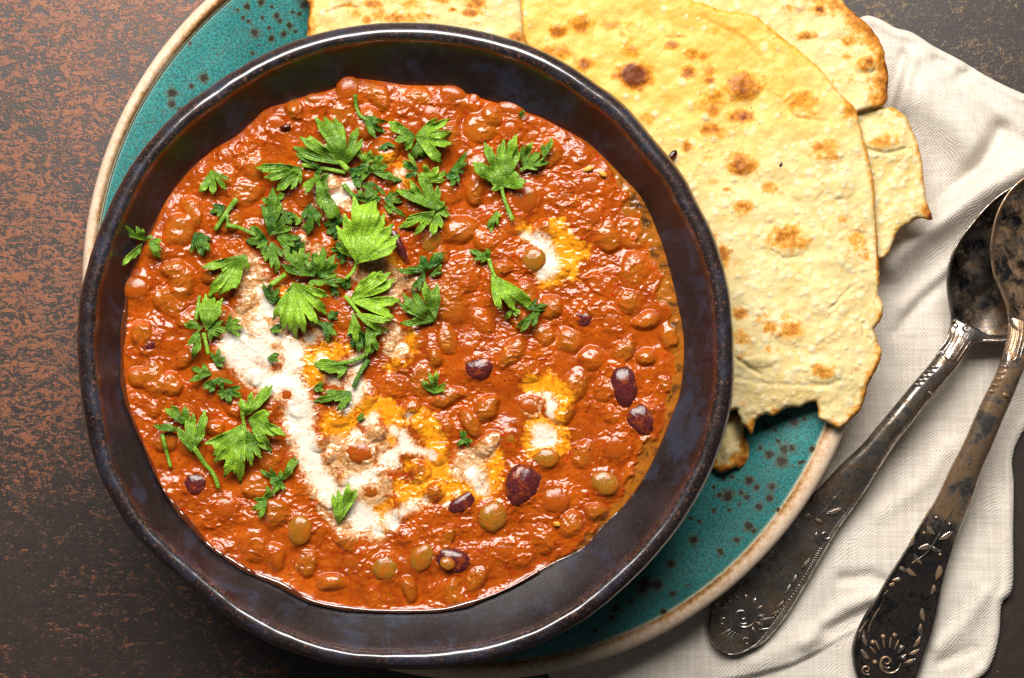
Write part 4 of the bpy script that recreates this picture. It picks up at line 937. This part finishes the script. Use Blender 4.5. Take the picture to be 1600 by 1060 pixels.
# main piece
A_OUT = [(815,-60),(813,0),(815,30),(822,70),(850,110),(900,140),(955,190),(1000,245),(1040,310),(1070,380),(1090,450),(1098,520),(1100,600),(1100,650),(1140,645),(1150,640),(1158,662),(1166,668),(1175,680),(1178,667),(1183,654),(1195,649),(1207,651),(1218,645),(1232,637),(1248,637),(1260,631),(1274,628),(1277,640),(1281,655),(1296,662),(1306,668),(1315,668),(1330,655),(1345,640),(1352,620),(1357,600),(1368,580),(1374,567),(1377,553),(1376,545),(1370,530),(1366,515),(1369,508),(1376,502),(1380,485),(1378,470),(1372,460),(1374,440),(1373,410),(1371,380),(1368,340),(1366,300),(1362,265),(1352,225),(1341,185),(1336,170),(1310,143),(1290,118),(1262,90),(1232,66),(1205,45),(1183,27),(1160,20),(1130,17),(1100,6),(1080,-2),(1040,-60)]
bread('flatbread', 'largest buttery golden flatbread with brown spots, right of the bowl', A_OUT,
  lambda x, y: 126+8*sst(1250, 1050, y+x*.0+0*x)+0*x-8*sst(1300, 1385, x)-10*sst(560, 670, y),
  [(990,118,23,18,1.55),(988,108,14,10,1.3),(872,50,13,9,.95),(912,100,14,9,.95),(912,39,17,13,.8),(868,80,22,12,.8),(1162,134,26,22,.95),(1160,136,14,14,1.05),(1115,158,20,17,.6),(1114,172,12,10,.9),(1156,181,19,11,.85),(1160,184,9,5,1.15),(1112,205,18,11,.85),(1075,114,12,9,.85),(1081,84,10,8,.75),(1100,87,9,8,.75),(1109,110,11,10,.6),(1109,127,11,6,.75),(1050,70,11,7,.7),(1073,230,8,9,.85),(1159,256,22,17,.85),(1155,258,11,10,.95),(1256,160,22,17,.58),(1262,150,10,9,.6),(1290,234,24,14,.55),(1280,230,12,9,.75),(1305,245,10,5,.6),(1328,168,12,14,.66),(1203,294,12,9,.7),(1115,285,9,6,.5),(1133,296,7,5,.5),(1162,323,15,9,.75),(956,40,17,8,.62),(987,81,13,10,.72),(975,50,20,12,.35),(1010,187,12,9,.6),
   (1228,372,25,17,.78),(1220,368,14,10,.75),(1245,378,16,12,.55),(1128,400,11,20,.82),(1156,490,11,9,.75),(1193,500,12,10,.4),(1204,512,11,9,.6),(1236,514,16,13,.72),(1230,495,11,7,.5),(1222,528,16,8,.42),(1284,580,16,13,.72),(1286,577,8,8,.6),(1158,526,11,13,.5),(1340,378,13,16,.5),(1350,402,10,6,.5),(1320,340,10,8,.35),(1285,350,7,6,.4),(1110,248,10,6,.3),(1195,120,9,5,.4),(1143,47,12,8,.25),(1118,50,8,6,.3),(1113,378,7,14,.5),(1166,556,16,6,.3),(1205,546,14,5,.35)],
  [([(1336,170),(1345,200)],6,.62),([(1352,225),(1366,300),(1373,400),(1374,455)],4.5,.6),([(1370,330),(1373,440)],2.2,1.0),([(1380,485),(1369,508)],5,.62),([(1377,553),(1357,600),(1345,640),(1315,668),(1300,663)],8,.62),([(1377,553),(1357,600),(1345,640),(1318,668)],3,1.05),([(1175,680),(1168,668),(1180,660)],7,.75),([(1183,654),(1230,640),(1270,632)],4,.5),([(1281,655),(1300,664)],4,.6),([(1205,45),(1240,72)],7,.55),([(1160,20),(1183,27)],6,.4)],
  lambda x, y: np.clip(1.08*sst(430, 60, y+.25*(x-1100))+.18*fbm(x, y, 80, 2, 12), 0, 1.2), 25, 2600, lambda x, y: float(np.clip(.10+.75*sst(120, 330, y+.15*(x-1100)), 0, 1)), M['breadA'], 1.3,
  puffs=[(1162,134,28,24,4),(1115,165,22,30,2.5),(1228,375,36,26,4.5),(1159,256,22,18,3.5),(1256,160,34,22,3),(1290,235,32,22,3),(1232,515,26,24,3.5),(1284,580,30,20,4),(990,116,22,20,3),(1330,390,26,30,3.5),(1260,300,24,16,3),(1315,292,26,18,3),(1190,565,24,10,3),(1270,470,40,30,2.5)],
  grooves=[([(1150,560),(1170,575),(1186,585)], 4, 2.6),([(1296,485),(1310,470),(1330,448)], 2.6, 2),([(1350,505),(1352,525),(1372,545)], 4, 2.6),([(1205,392),(1228,405),(1252,402)], 2, 2.4),([(1330,362),(1352,366),(1356,380)], 3, 2),([(1190,95),(1160,60),(1100,30)], 1.6, 4),([(1010,20),(1040,60),(1070,60)], 1.6, 3),([(1240,150),(1225,165),(1245,185),(1290,190)], 2, 3),([(1150,590),(1200,600),(1300,604)], 2, 4)], thick=13)
# chili flakes on the bread
fk = pebble('chili_flake', M['flake'], 15, .5, 10)
def flake(x, y, a, b, g, lab, h):
    o = bpy.data.objects.new('chili_flake', fk); C.objects.link(o); k = U*(1-h/H); o.location = W(x, y, h); o.scale = (a*k, b*k, b*k); o.rotation_euler = (0, .1, -g)
    tag(o, lab, 'chili flake', 'chili flakes on the bread')
flake(1051, 243, 10, 5.5, -.9, 'larger dark red chili flake on the bread touching the bowl rim', 142)
flake(1220, 257, 4.2, 2.2, -1.1, 'tiny chili flake alone in the middle of the big bread', 137)

# ------------------------------------------------------------------ spoons
def lerp_pts(P, n): return resample(catmull(P, 8, closed=False), n, closed=False)
class Handle:
    def __init__(s, Lp, Rp, hs, flat, T, n=150):
        s.L = lerp_pts(Lp, n); s.R = lerp_pts(Rp, n); s.n = n; t = np.linspace(0, 1, n)
        s.h = np.interp(t, *zip(*hs)); s.f = np.interp(t, *zip(*flat)); s.T = np.interp(t, *zip(*T)); s.c = (s.L+s.R)/2
        w = np.hypot(*(s.R-s.L).T); s.w = w
    def prof(s, j, v):
        a = np.abs(2*v-1); rd = np.sqrt(np.clip(1-a**2.2, 0, 1))
        fl = .62*np.sqrt(np.clip(1-a**14, 0, 1))+.38*np.exp(-((a-.90)/.06)**2)+.06*(1-a*a)
        return s.h[j]+s.T[j]*(rd*(1-s.f[j])+fl*s.f[j])
    def height(s, x, y):
        j = int(np.argmin((s.c[:, 0]-x)**2+(s.c[:, 1]-y)**2)); d = s.R[j]-s.L[j]; v = float(np.clip(((x-s.L[j, 0])*d[0]+(y-s.L[j, 1])*d[1])/(d@d), .02, .98))
        return float(s.prof(np.array([j]), np.array([v]))[0])
    def build(s, mat, parent, blackf):
        m = 41; v = (1-np.cos(np.linspace(0, math.pi, m)))/2; top = []; bl = []
        for j in range(s.n):
            P = s.L[j]+(s.R[j]-s.L[j])*v[:, None]; top.append(W(P[:, 0], P[:, 1], s.prof(np.full(m, j), v))); bl.append(blackf(P[:, 0], P[:, 1]))
        bot = []
        for j in range(s.n):
            P = s.L[j]+(s.R[j]-s.L[j])*v[:, None]; hb = s.h[j]-s.T[j]*.45*np.sqrt(np.clip(1-np.abs(2*v-1)**2.4, 0, 1)); bot.append(W(P[:, 0], P[:, 1], hb))
        top = np.concatenate(top); bot = np.concatenate(bot); n = s.n; q1 = gridq(n, m); q2 = gridq(n, m, flip=True)+n*m
        ends = []
        for j in (0, n-1):
            a = j*m+np.arange(m-1); e = np.stack([a, a+1, a+1+n*m, a+n*m], -1); ends.append(e if j == 0 else e[:, ::-1])
        return mk('handle', np.vstack([top, bot]), [q1, q2]+ends, mat, parent, attrs={'black': np.concatenate(bl+bl)})
def spoon_bowl(outline, hr, depth, axis, mat, parent):
    P = resample(catmull(outline, 8), 180); c = P.mean(0); nr = 34; rows = []; hs = []
    prof = [(1.0, -6), (1.012, -2), (1.01, 2), (1.0, 4), (.985, 3.5), (.965, 0)]
    for f, dz in prof: rows.append(c+(P-c)*f); hs.append(np.full(180, hr+dz))
    for f in np.linspace(.95, .01, nr): rows.append(c+(P-c)*f); hs.append(hr-depth*(1-f**2.1)*np.ones(180))
    X = np.concatenate([r[:, 0] for r in rows]); Y = np.concatenate([r[:, 1] for r in rows]); Z = np.concatenate(hs)
    Z = Z+.0*X
    rows2, hs2 = [], []
    for f in np.linspace(1.0, .01, 14): rows2.append(c+(P-c)*f); hs2.append(hr-6-depth*(1-f**2.1)*np.ones(180))
    X2 = np.concatenate([r[:, 0] for r in rows2]); Y2 = np.concatenate([r[:, 1] for r in rows2]); Z2 = np.concatenate(hs2)
    n1 = len(X)
    mk('spoon_bowl', np.vstack([W(X, Y, Z), W(X2, Y2, Z2)]), [gridq(len(rows), 180, True), gridq(14, 180, True, True)+n1], mat, parent,
       attrs={'black': np.concatenate([np.repeat([.0]*6+list(np.linspace(.9, .75, nr)), 180)*(.45+.9*(fbm(X, Y, 40, 3, 3)+.5)), np.zeros(len(X2))]), 'patina': np.concatenate([np.repeat([.0]*6+[1.0]*nr, 180), np.zeros(len(X2))])})
def relief_leaf(hd, x, y, ln, wd, ang, mat, parent, name='leaf_ornament', hgt=2.6):
    n, m = 9, 7; u = np.linspace(0, 1, n); v = np.linspace(-1, 1, m); c, s_ = math.cos(ang), math.sin(ang); V = []; h0 = hd.height(x, y)
    for uu in u:
        w = wd*math.sin(math.pi*min(max(uu, .02), .98))**.8
        for vv in v:
            a = (uu-.5)*ln; b = vv*w*.5+2.0*math.sin(uu*3); X = x+a*c-b*s_; Y = y+a*s_+b*c
            z = h0-1.0+hgt*math.sqrt(max(0, 1-vv*vv))*(.5+.5*math.sin(math.pi*uu))+(.9 if abs(vv) < .1 else 0)*0-(1.0 if abs(vv) < .1 else 0)
            V.append(W(X, Y, z))
    return mk(name, np.array(V), [gridq(n, m)], mat, parent, attrs={'black': np.zeros(n*m)})
BEAD = {}
def bead(hd, x, y, r, mat, parent, name='bead'):
    if mat.name not in BEAD:
        me = pebble('bead', mat, 2, .8, 9); BEAD[mat.name] = me
    o = bpy.data.objects.new(name, BEAD[mat.name]); C.objects.link(o); o.parent = parent
    h = hd.height(x, y); k = U*(1-h/H); o.location = Vector(W(x, y, h))-parent.location; o.scale = (r*k,)*3
    return o
def wire(hd, pts, r, mat, parent, name):
    P = resample(catmull(pts, 8, closed=False), max(10, int(4*len(pts))), closed=False); T = np.gradient(P, axis=0); T /= np.linalg.norm(T, axis=1, keepdims=True)+1e-9
    N_ = np.stack([-T[:, 1], T[:, 0]], -1); k = 6; a = np.linspace(0, 2*math.pi, k, endpoint=False); V = []
    for j in range(len(P)):
        h0 = hd.height(*P[j]); e = .5+.5*math.sin(math.pi*j/(len(P)-1)); off = r*e*np.cos(a)
        V.append(W(P[j, 0]+N_[j, 0]*off, P[j, 1]+N_[j, 1]*off, h0+r*e*np.sin(a)+.3))
    return mk(name, np.concatenate(V), [gridq(len(P), k, True)], mat, parent, attrs={'black': np.zeros(len(P)*k)})
def spiral(cx, cy, r, turns, a0, sg=1):
    t = np.linspace(0, 1, 14); return [(cx+r*(1-.8*q)*math.cos(a0+sg*q*turns*2*math.pi), cy+r*(1-.8*q)*math.sin(a0+sg*q*turns*2*math.pi)) for q in t]
def build_spoons():
    # spoon with its handle under the plate rim
    r1 = empty('tarnished_spoon', 1340, 780, 14, 'dark tarnished spoon whose ornate handle end slides under the plate rim', 'spoon', 'old ornate spoons on the napkin')
    L1 = [(1488,494),(1482,516),(1475,534),(1455,565),(1430,594),(1407,622),(1380,655),(1350,691),(1338,703),(1310,730),(1284,758),(1240,800),(1190,852),(1150,896),(1114,938),(1107,965),(1107,989),(1112,1005),(1124,1017),(1139,1023)]
    R1 = [(1560,531),(1540,533),(1520,540),(1497,573),(1472,602),(1449,630),(1425,662),(1407,684),(1390,708),(1370,740),(1352,768),(1332,797),(1311,826),(1290,862),(1270,897),(1248,934),(1226,968),(1195,1004),(1172,1016),(1150,1023)]
    h1 = Handle(L1, R1, [(0, 52), (.1, 62), (.3, 58), (.55, 36), (.8, 24), (1, 22)], [(0, .2), (.45, .1), (.6, .7), (.7, 1), (1, 1)], [(0, 12), (.15, 24), (.4, 22), (.6, 14), (1, 12)])
    bl1 = lambda x, y: .30*sst(660, 900, y)*np.ones(x.shape)+.35*fbm(x, y, 50, 3, 5)
    h1.build(M['silverA'], r1, bl1)
    spoon_bowl([(1489,510),(1486,490),(1482,465),(1480,440),(1483,412),(1496,381),(1520,348),(1550,315),(1582,292),(1620,272),(1665,262),(1705,275),(1722,310),(1715,370),(1690,430),(1655,480),(1615,512),(1577,531),(1545,533),(1512,530)], 60, 34, 0, M['silverA'], r1)
    for (x, y, l, w, a) in [(1287,781,22,11,1.15),(1303,798,24,10,-.35),(1263,805,22,11,-.2),(1281,813,16,8,.4),(1236,839,24,10,1.2),(1247,822,18,8,.8),(1304,776,12,5,-.6),(1277,839,16,7,1.4),(1229,921,20,6,-1.0),(1218,944,18,6,-.8),(1199,966,20,7,-.2),(1197,982,20,7,-.1),(1210,957,16,6,-.5),(1258,880,22,7,-.9),(1240,905,16,6,-1.1)]:
        relief_leaf(h1, x, y, l, w, a, M['silverA'], r1)
    wire(h1, [(1323,757),(1314,768),(1300,784),(1280,806),(1262,820)], 1.5, M['silverA'], r1, 'twig_ornament')
    wire(h1, spiral(1290, 836, 8, 1.1, 0), 1.6, M['silverA'], r1, 'scroll_ornament'); wire(h1, spiral(1166, 1003, 8, 1.2, 2), 1.8, M['silverA'], r1, 'scroll_ornament'); wire(h1, spiral(1129, 972, 8, 1.1, 1, -1), 1.7, M['silverA'], r1, 'scroll_ornament')
    wire(h1, spiral(1160, 963, 22, .95, 0), 2.0, M['silverA'], r1, 'shell_ornament'); wire(h1, spiral(1160, 963, 13, 1.3, 1), 1.8, M['silverA'], r1, 'shell_ornament')
    for k in range(9):
        a = math.radians(-160+k*26); x, y = 1160+30*math.cos(a), 963+29*math.sin(a)
        relief_leaf(h1, x, y, 13, 7, a, M['silverA'], r1, 'petal_ornament', 3.2)
    for k in range(7):
        a = math.radians(60+k*14); wire(h1, [(1158+20*math.cos(a), 975+14*math.sin(a)), (1150+38*math.cos(a), 975+36*math.sin(a))], 1.2, M['silverA'], r1, 'flute')
    for k in range(26):
        t = k/25; x = np.interp(t, [0, .4, .75, 1], [1281, 1262, 1238, 1212]); y = np.interp(t, [0, .4, .75, 1], [858, 893, 932, 962]); bead(h1, x, y, 1.9, M['silverA'], r1)
    for k in range(5):
        relief_leaf(h1, 1461-k*6.4, 573+k*6.8, 13, 6, .15, M['silverA'], r1, 'gadroon', 3.2)
    for k in range(6):
        t = k/5; wire(h1, [(1487+t*34, 507+t*20), (1480+t*28, 530+t*16), (1464+t*32, 551+t*13)], 1.5, M['silverA'], r1, 'rib')
    wire(h1, [(1463,556),(1472,549),(1480,562),(1488,556),(1496,568)], 1.8, M['silverA'], r1, 'scroll_ornament')
    wire(h1, spiral(1492, 508, 7, 1.1, 3), 1.7, M['silverA'], r1, 'scroll_ornament'); wire(h1, spiral(1509, 512, 7, 1.1, 0), 1.7, M['silverA'], r1, 'scroll_ornament')
    relief_leaf(h1, 1455, 613, 10, 5, .4, M['silverA'], r1, 'gadroon', 3)
    # right hand spoon
    r2_ = empty('bronzed_spoon', 1500, 760, 14, 'brownish ornate spoon at the right edge, its bowl on top of the other spoon', 'spoon', 'old ornate spoons on the napkin')
    L2 = [(1578,492),(1576,506),(1574,525),(1567,550),(1560,573),(1548,600),(1534,627),(1520,658),(1509,684),(1496,710),(1483,735),(1462,780),(1449,800),(1430,832),(1412,863),(1390,897),(1368,934),(1350,962),(1337,989),(1331,1010),(1331,1028),(1337,1057),(1350,1078),(1365,1092)]
    R2 = [(1622,505),(1616,520),(1610,545),(1600,579),(1585,616),(1572,645),(1560,673),(1547,705),(1534,735),(1527,758),(1520,780),(1507,812),(1494,846),(1485,876),(1477,904),(1470,938),(1463,972),(1455,1000),(1446,1026),(1438,1050),(1428,1070),(1412,1085),(1395,1093),(1380,1095)]
    h2 = Handle(L2, R2, [(0, 84), (.1, 88), (.3, 76), (.55, 44), (.8, 26), (1, 24)], [(0, .2), (.4, .1), (.52, .6), (.62, 1), (1, 1)], [(0, 12), (.15, 24), (.4, 22), (.6, 14), (1, 12)])
    bl2 = lambda x, y: 1.0*sst(800, 850, y+12*fbm(x, y, 14, 3, 4)+.25*(1480-x))*np.ones(x.shape)
    h2.build(M['silverB'], r2_, bl2)
    spoon_bowl([(1579,506),(1574,483),(1565,459),(1553,431),(1548,398),(1549,374),(1557,337),(1574,304),(1595,282),(1630,262),(1675,258),(1720,285),(1745,340),(1740,410),(1710,460),(1670,492),(1630,512),(1600,520)], 96, 34, 0, M['silverB'], r2_)
    for (x, y, l, w, a) in [(1455,827,22,11,1.0),(1478,836,26,11,-.6),(1446,853,24,12,-.35),(1462,857,20,9,.4),(1424,846,22,7,-1.2),(1434,872,22,9,1.0),(1412,888,22,9,.4),(1424,893,22,10,.7),(1402,904,18,8,-.3),(1393,912,14,7,-.4),(1466,893,28,11,-1.3),(1457,921,18,8,-1.3),(1443,960,24,9,1.45),(1440,985,22,8,1.5),(1432,1003,20,8,-1.0),(1428,1018,18,8,-.5),(1422,1032,18,8,-.4),(1352,1000,20,9,1.3),(1352,1022,20,10,.9),(1350,985,18,7,1.4)]:
        relief_leaf(h2, x, y, l, w, a, M['silverB'], r2_)
    wire(h2, [(1489,795),(1482,806),(1473,816),(1470,830),(1450,862),(1425,880)], 1.8, M['silverB'], r2_, 'twig_ornament')
    wire(h2, [(1379,943),(1368,960),(1360,975),(1357,988)], 1.8, M['silverB'], r2_, 'twig_ornament')
    wire(h2, [(1388,922),(1372,940),(1356,966),(1346,985),(1341,1002)], 1.8, M['silverB'], r2_, 'twig_ornament')
    for (x, y, r) in [(1463,809,3.4),(1444,833,3),(1469,867,3),(1484,819,3),(1364,1004,4.4),(1380,995,4.4),(1398,993,4.4),(1409,1012,4.6),(1411,1028,4.6),(1367,1035,4.4)]: bead(h2, x, y, r, M['silverB'], r2_)
    for k in range(22):
        t = k/21; bead(h2, np.interp(t, [0, 1], [1384, 1344]), np.interp(t, [0, 1], [918, 986])+3*math.sin(t*3), 1.8, M['silverB'], r2_)
    wire(h2, spiral(1388, 1036, 20, 1.0, 0), 2.2, M['silverB'], r2_, 'shell_ornament'); wire(h2, spiral(1385, 1034, 11, 1.3, 1), 2.0, M['silverB'], r2_, 'shell_ornament')
    wire(h2, spiral(1354, 1047, 8, 1.3, 1), 2.0, M['silverB'], r2_, 'scroll_ornament')
    for k in range(7):
        a = math.radians(-150+k*24); wire(h2, [(1386+20*math.cos(a), 1030+18*math.sin(a)), (1386+31*math.cos(a), 1026+31*math.sin(a))], 1.8, M['silverB'], r2_, 'flute')
    for k in range(5): relief_leaf(h2, 1573-k*5.0, 572+k*9.6, 14, 7.5, .15, M['silverB'], r2_, 'gadroon', 3.6)
    relief_leaf(h2, 1572, 616, 12, 7, .5, M['silverB'], r2_, 'gadroon', 3.4)
    for k in range(6):
        t = k/5; wire(h2, [(1581+t*28, 500+t*4), (1580+t*27, 525+t*6), (1572+t*28, 552+t*8)], 1.7, M['silverB'], r2_, 'rib')
    wire(h2, [(1571,556),(1578,548),(1583,564),(1591,556),(1596,568)], 1.9, M['silverB'], r2_, 'scroll_ornament')
build_spoons()
for o in bpy.data.objects:
    if '_org' in o: del o['_org']
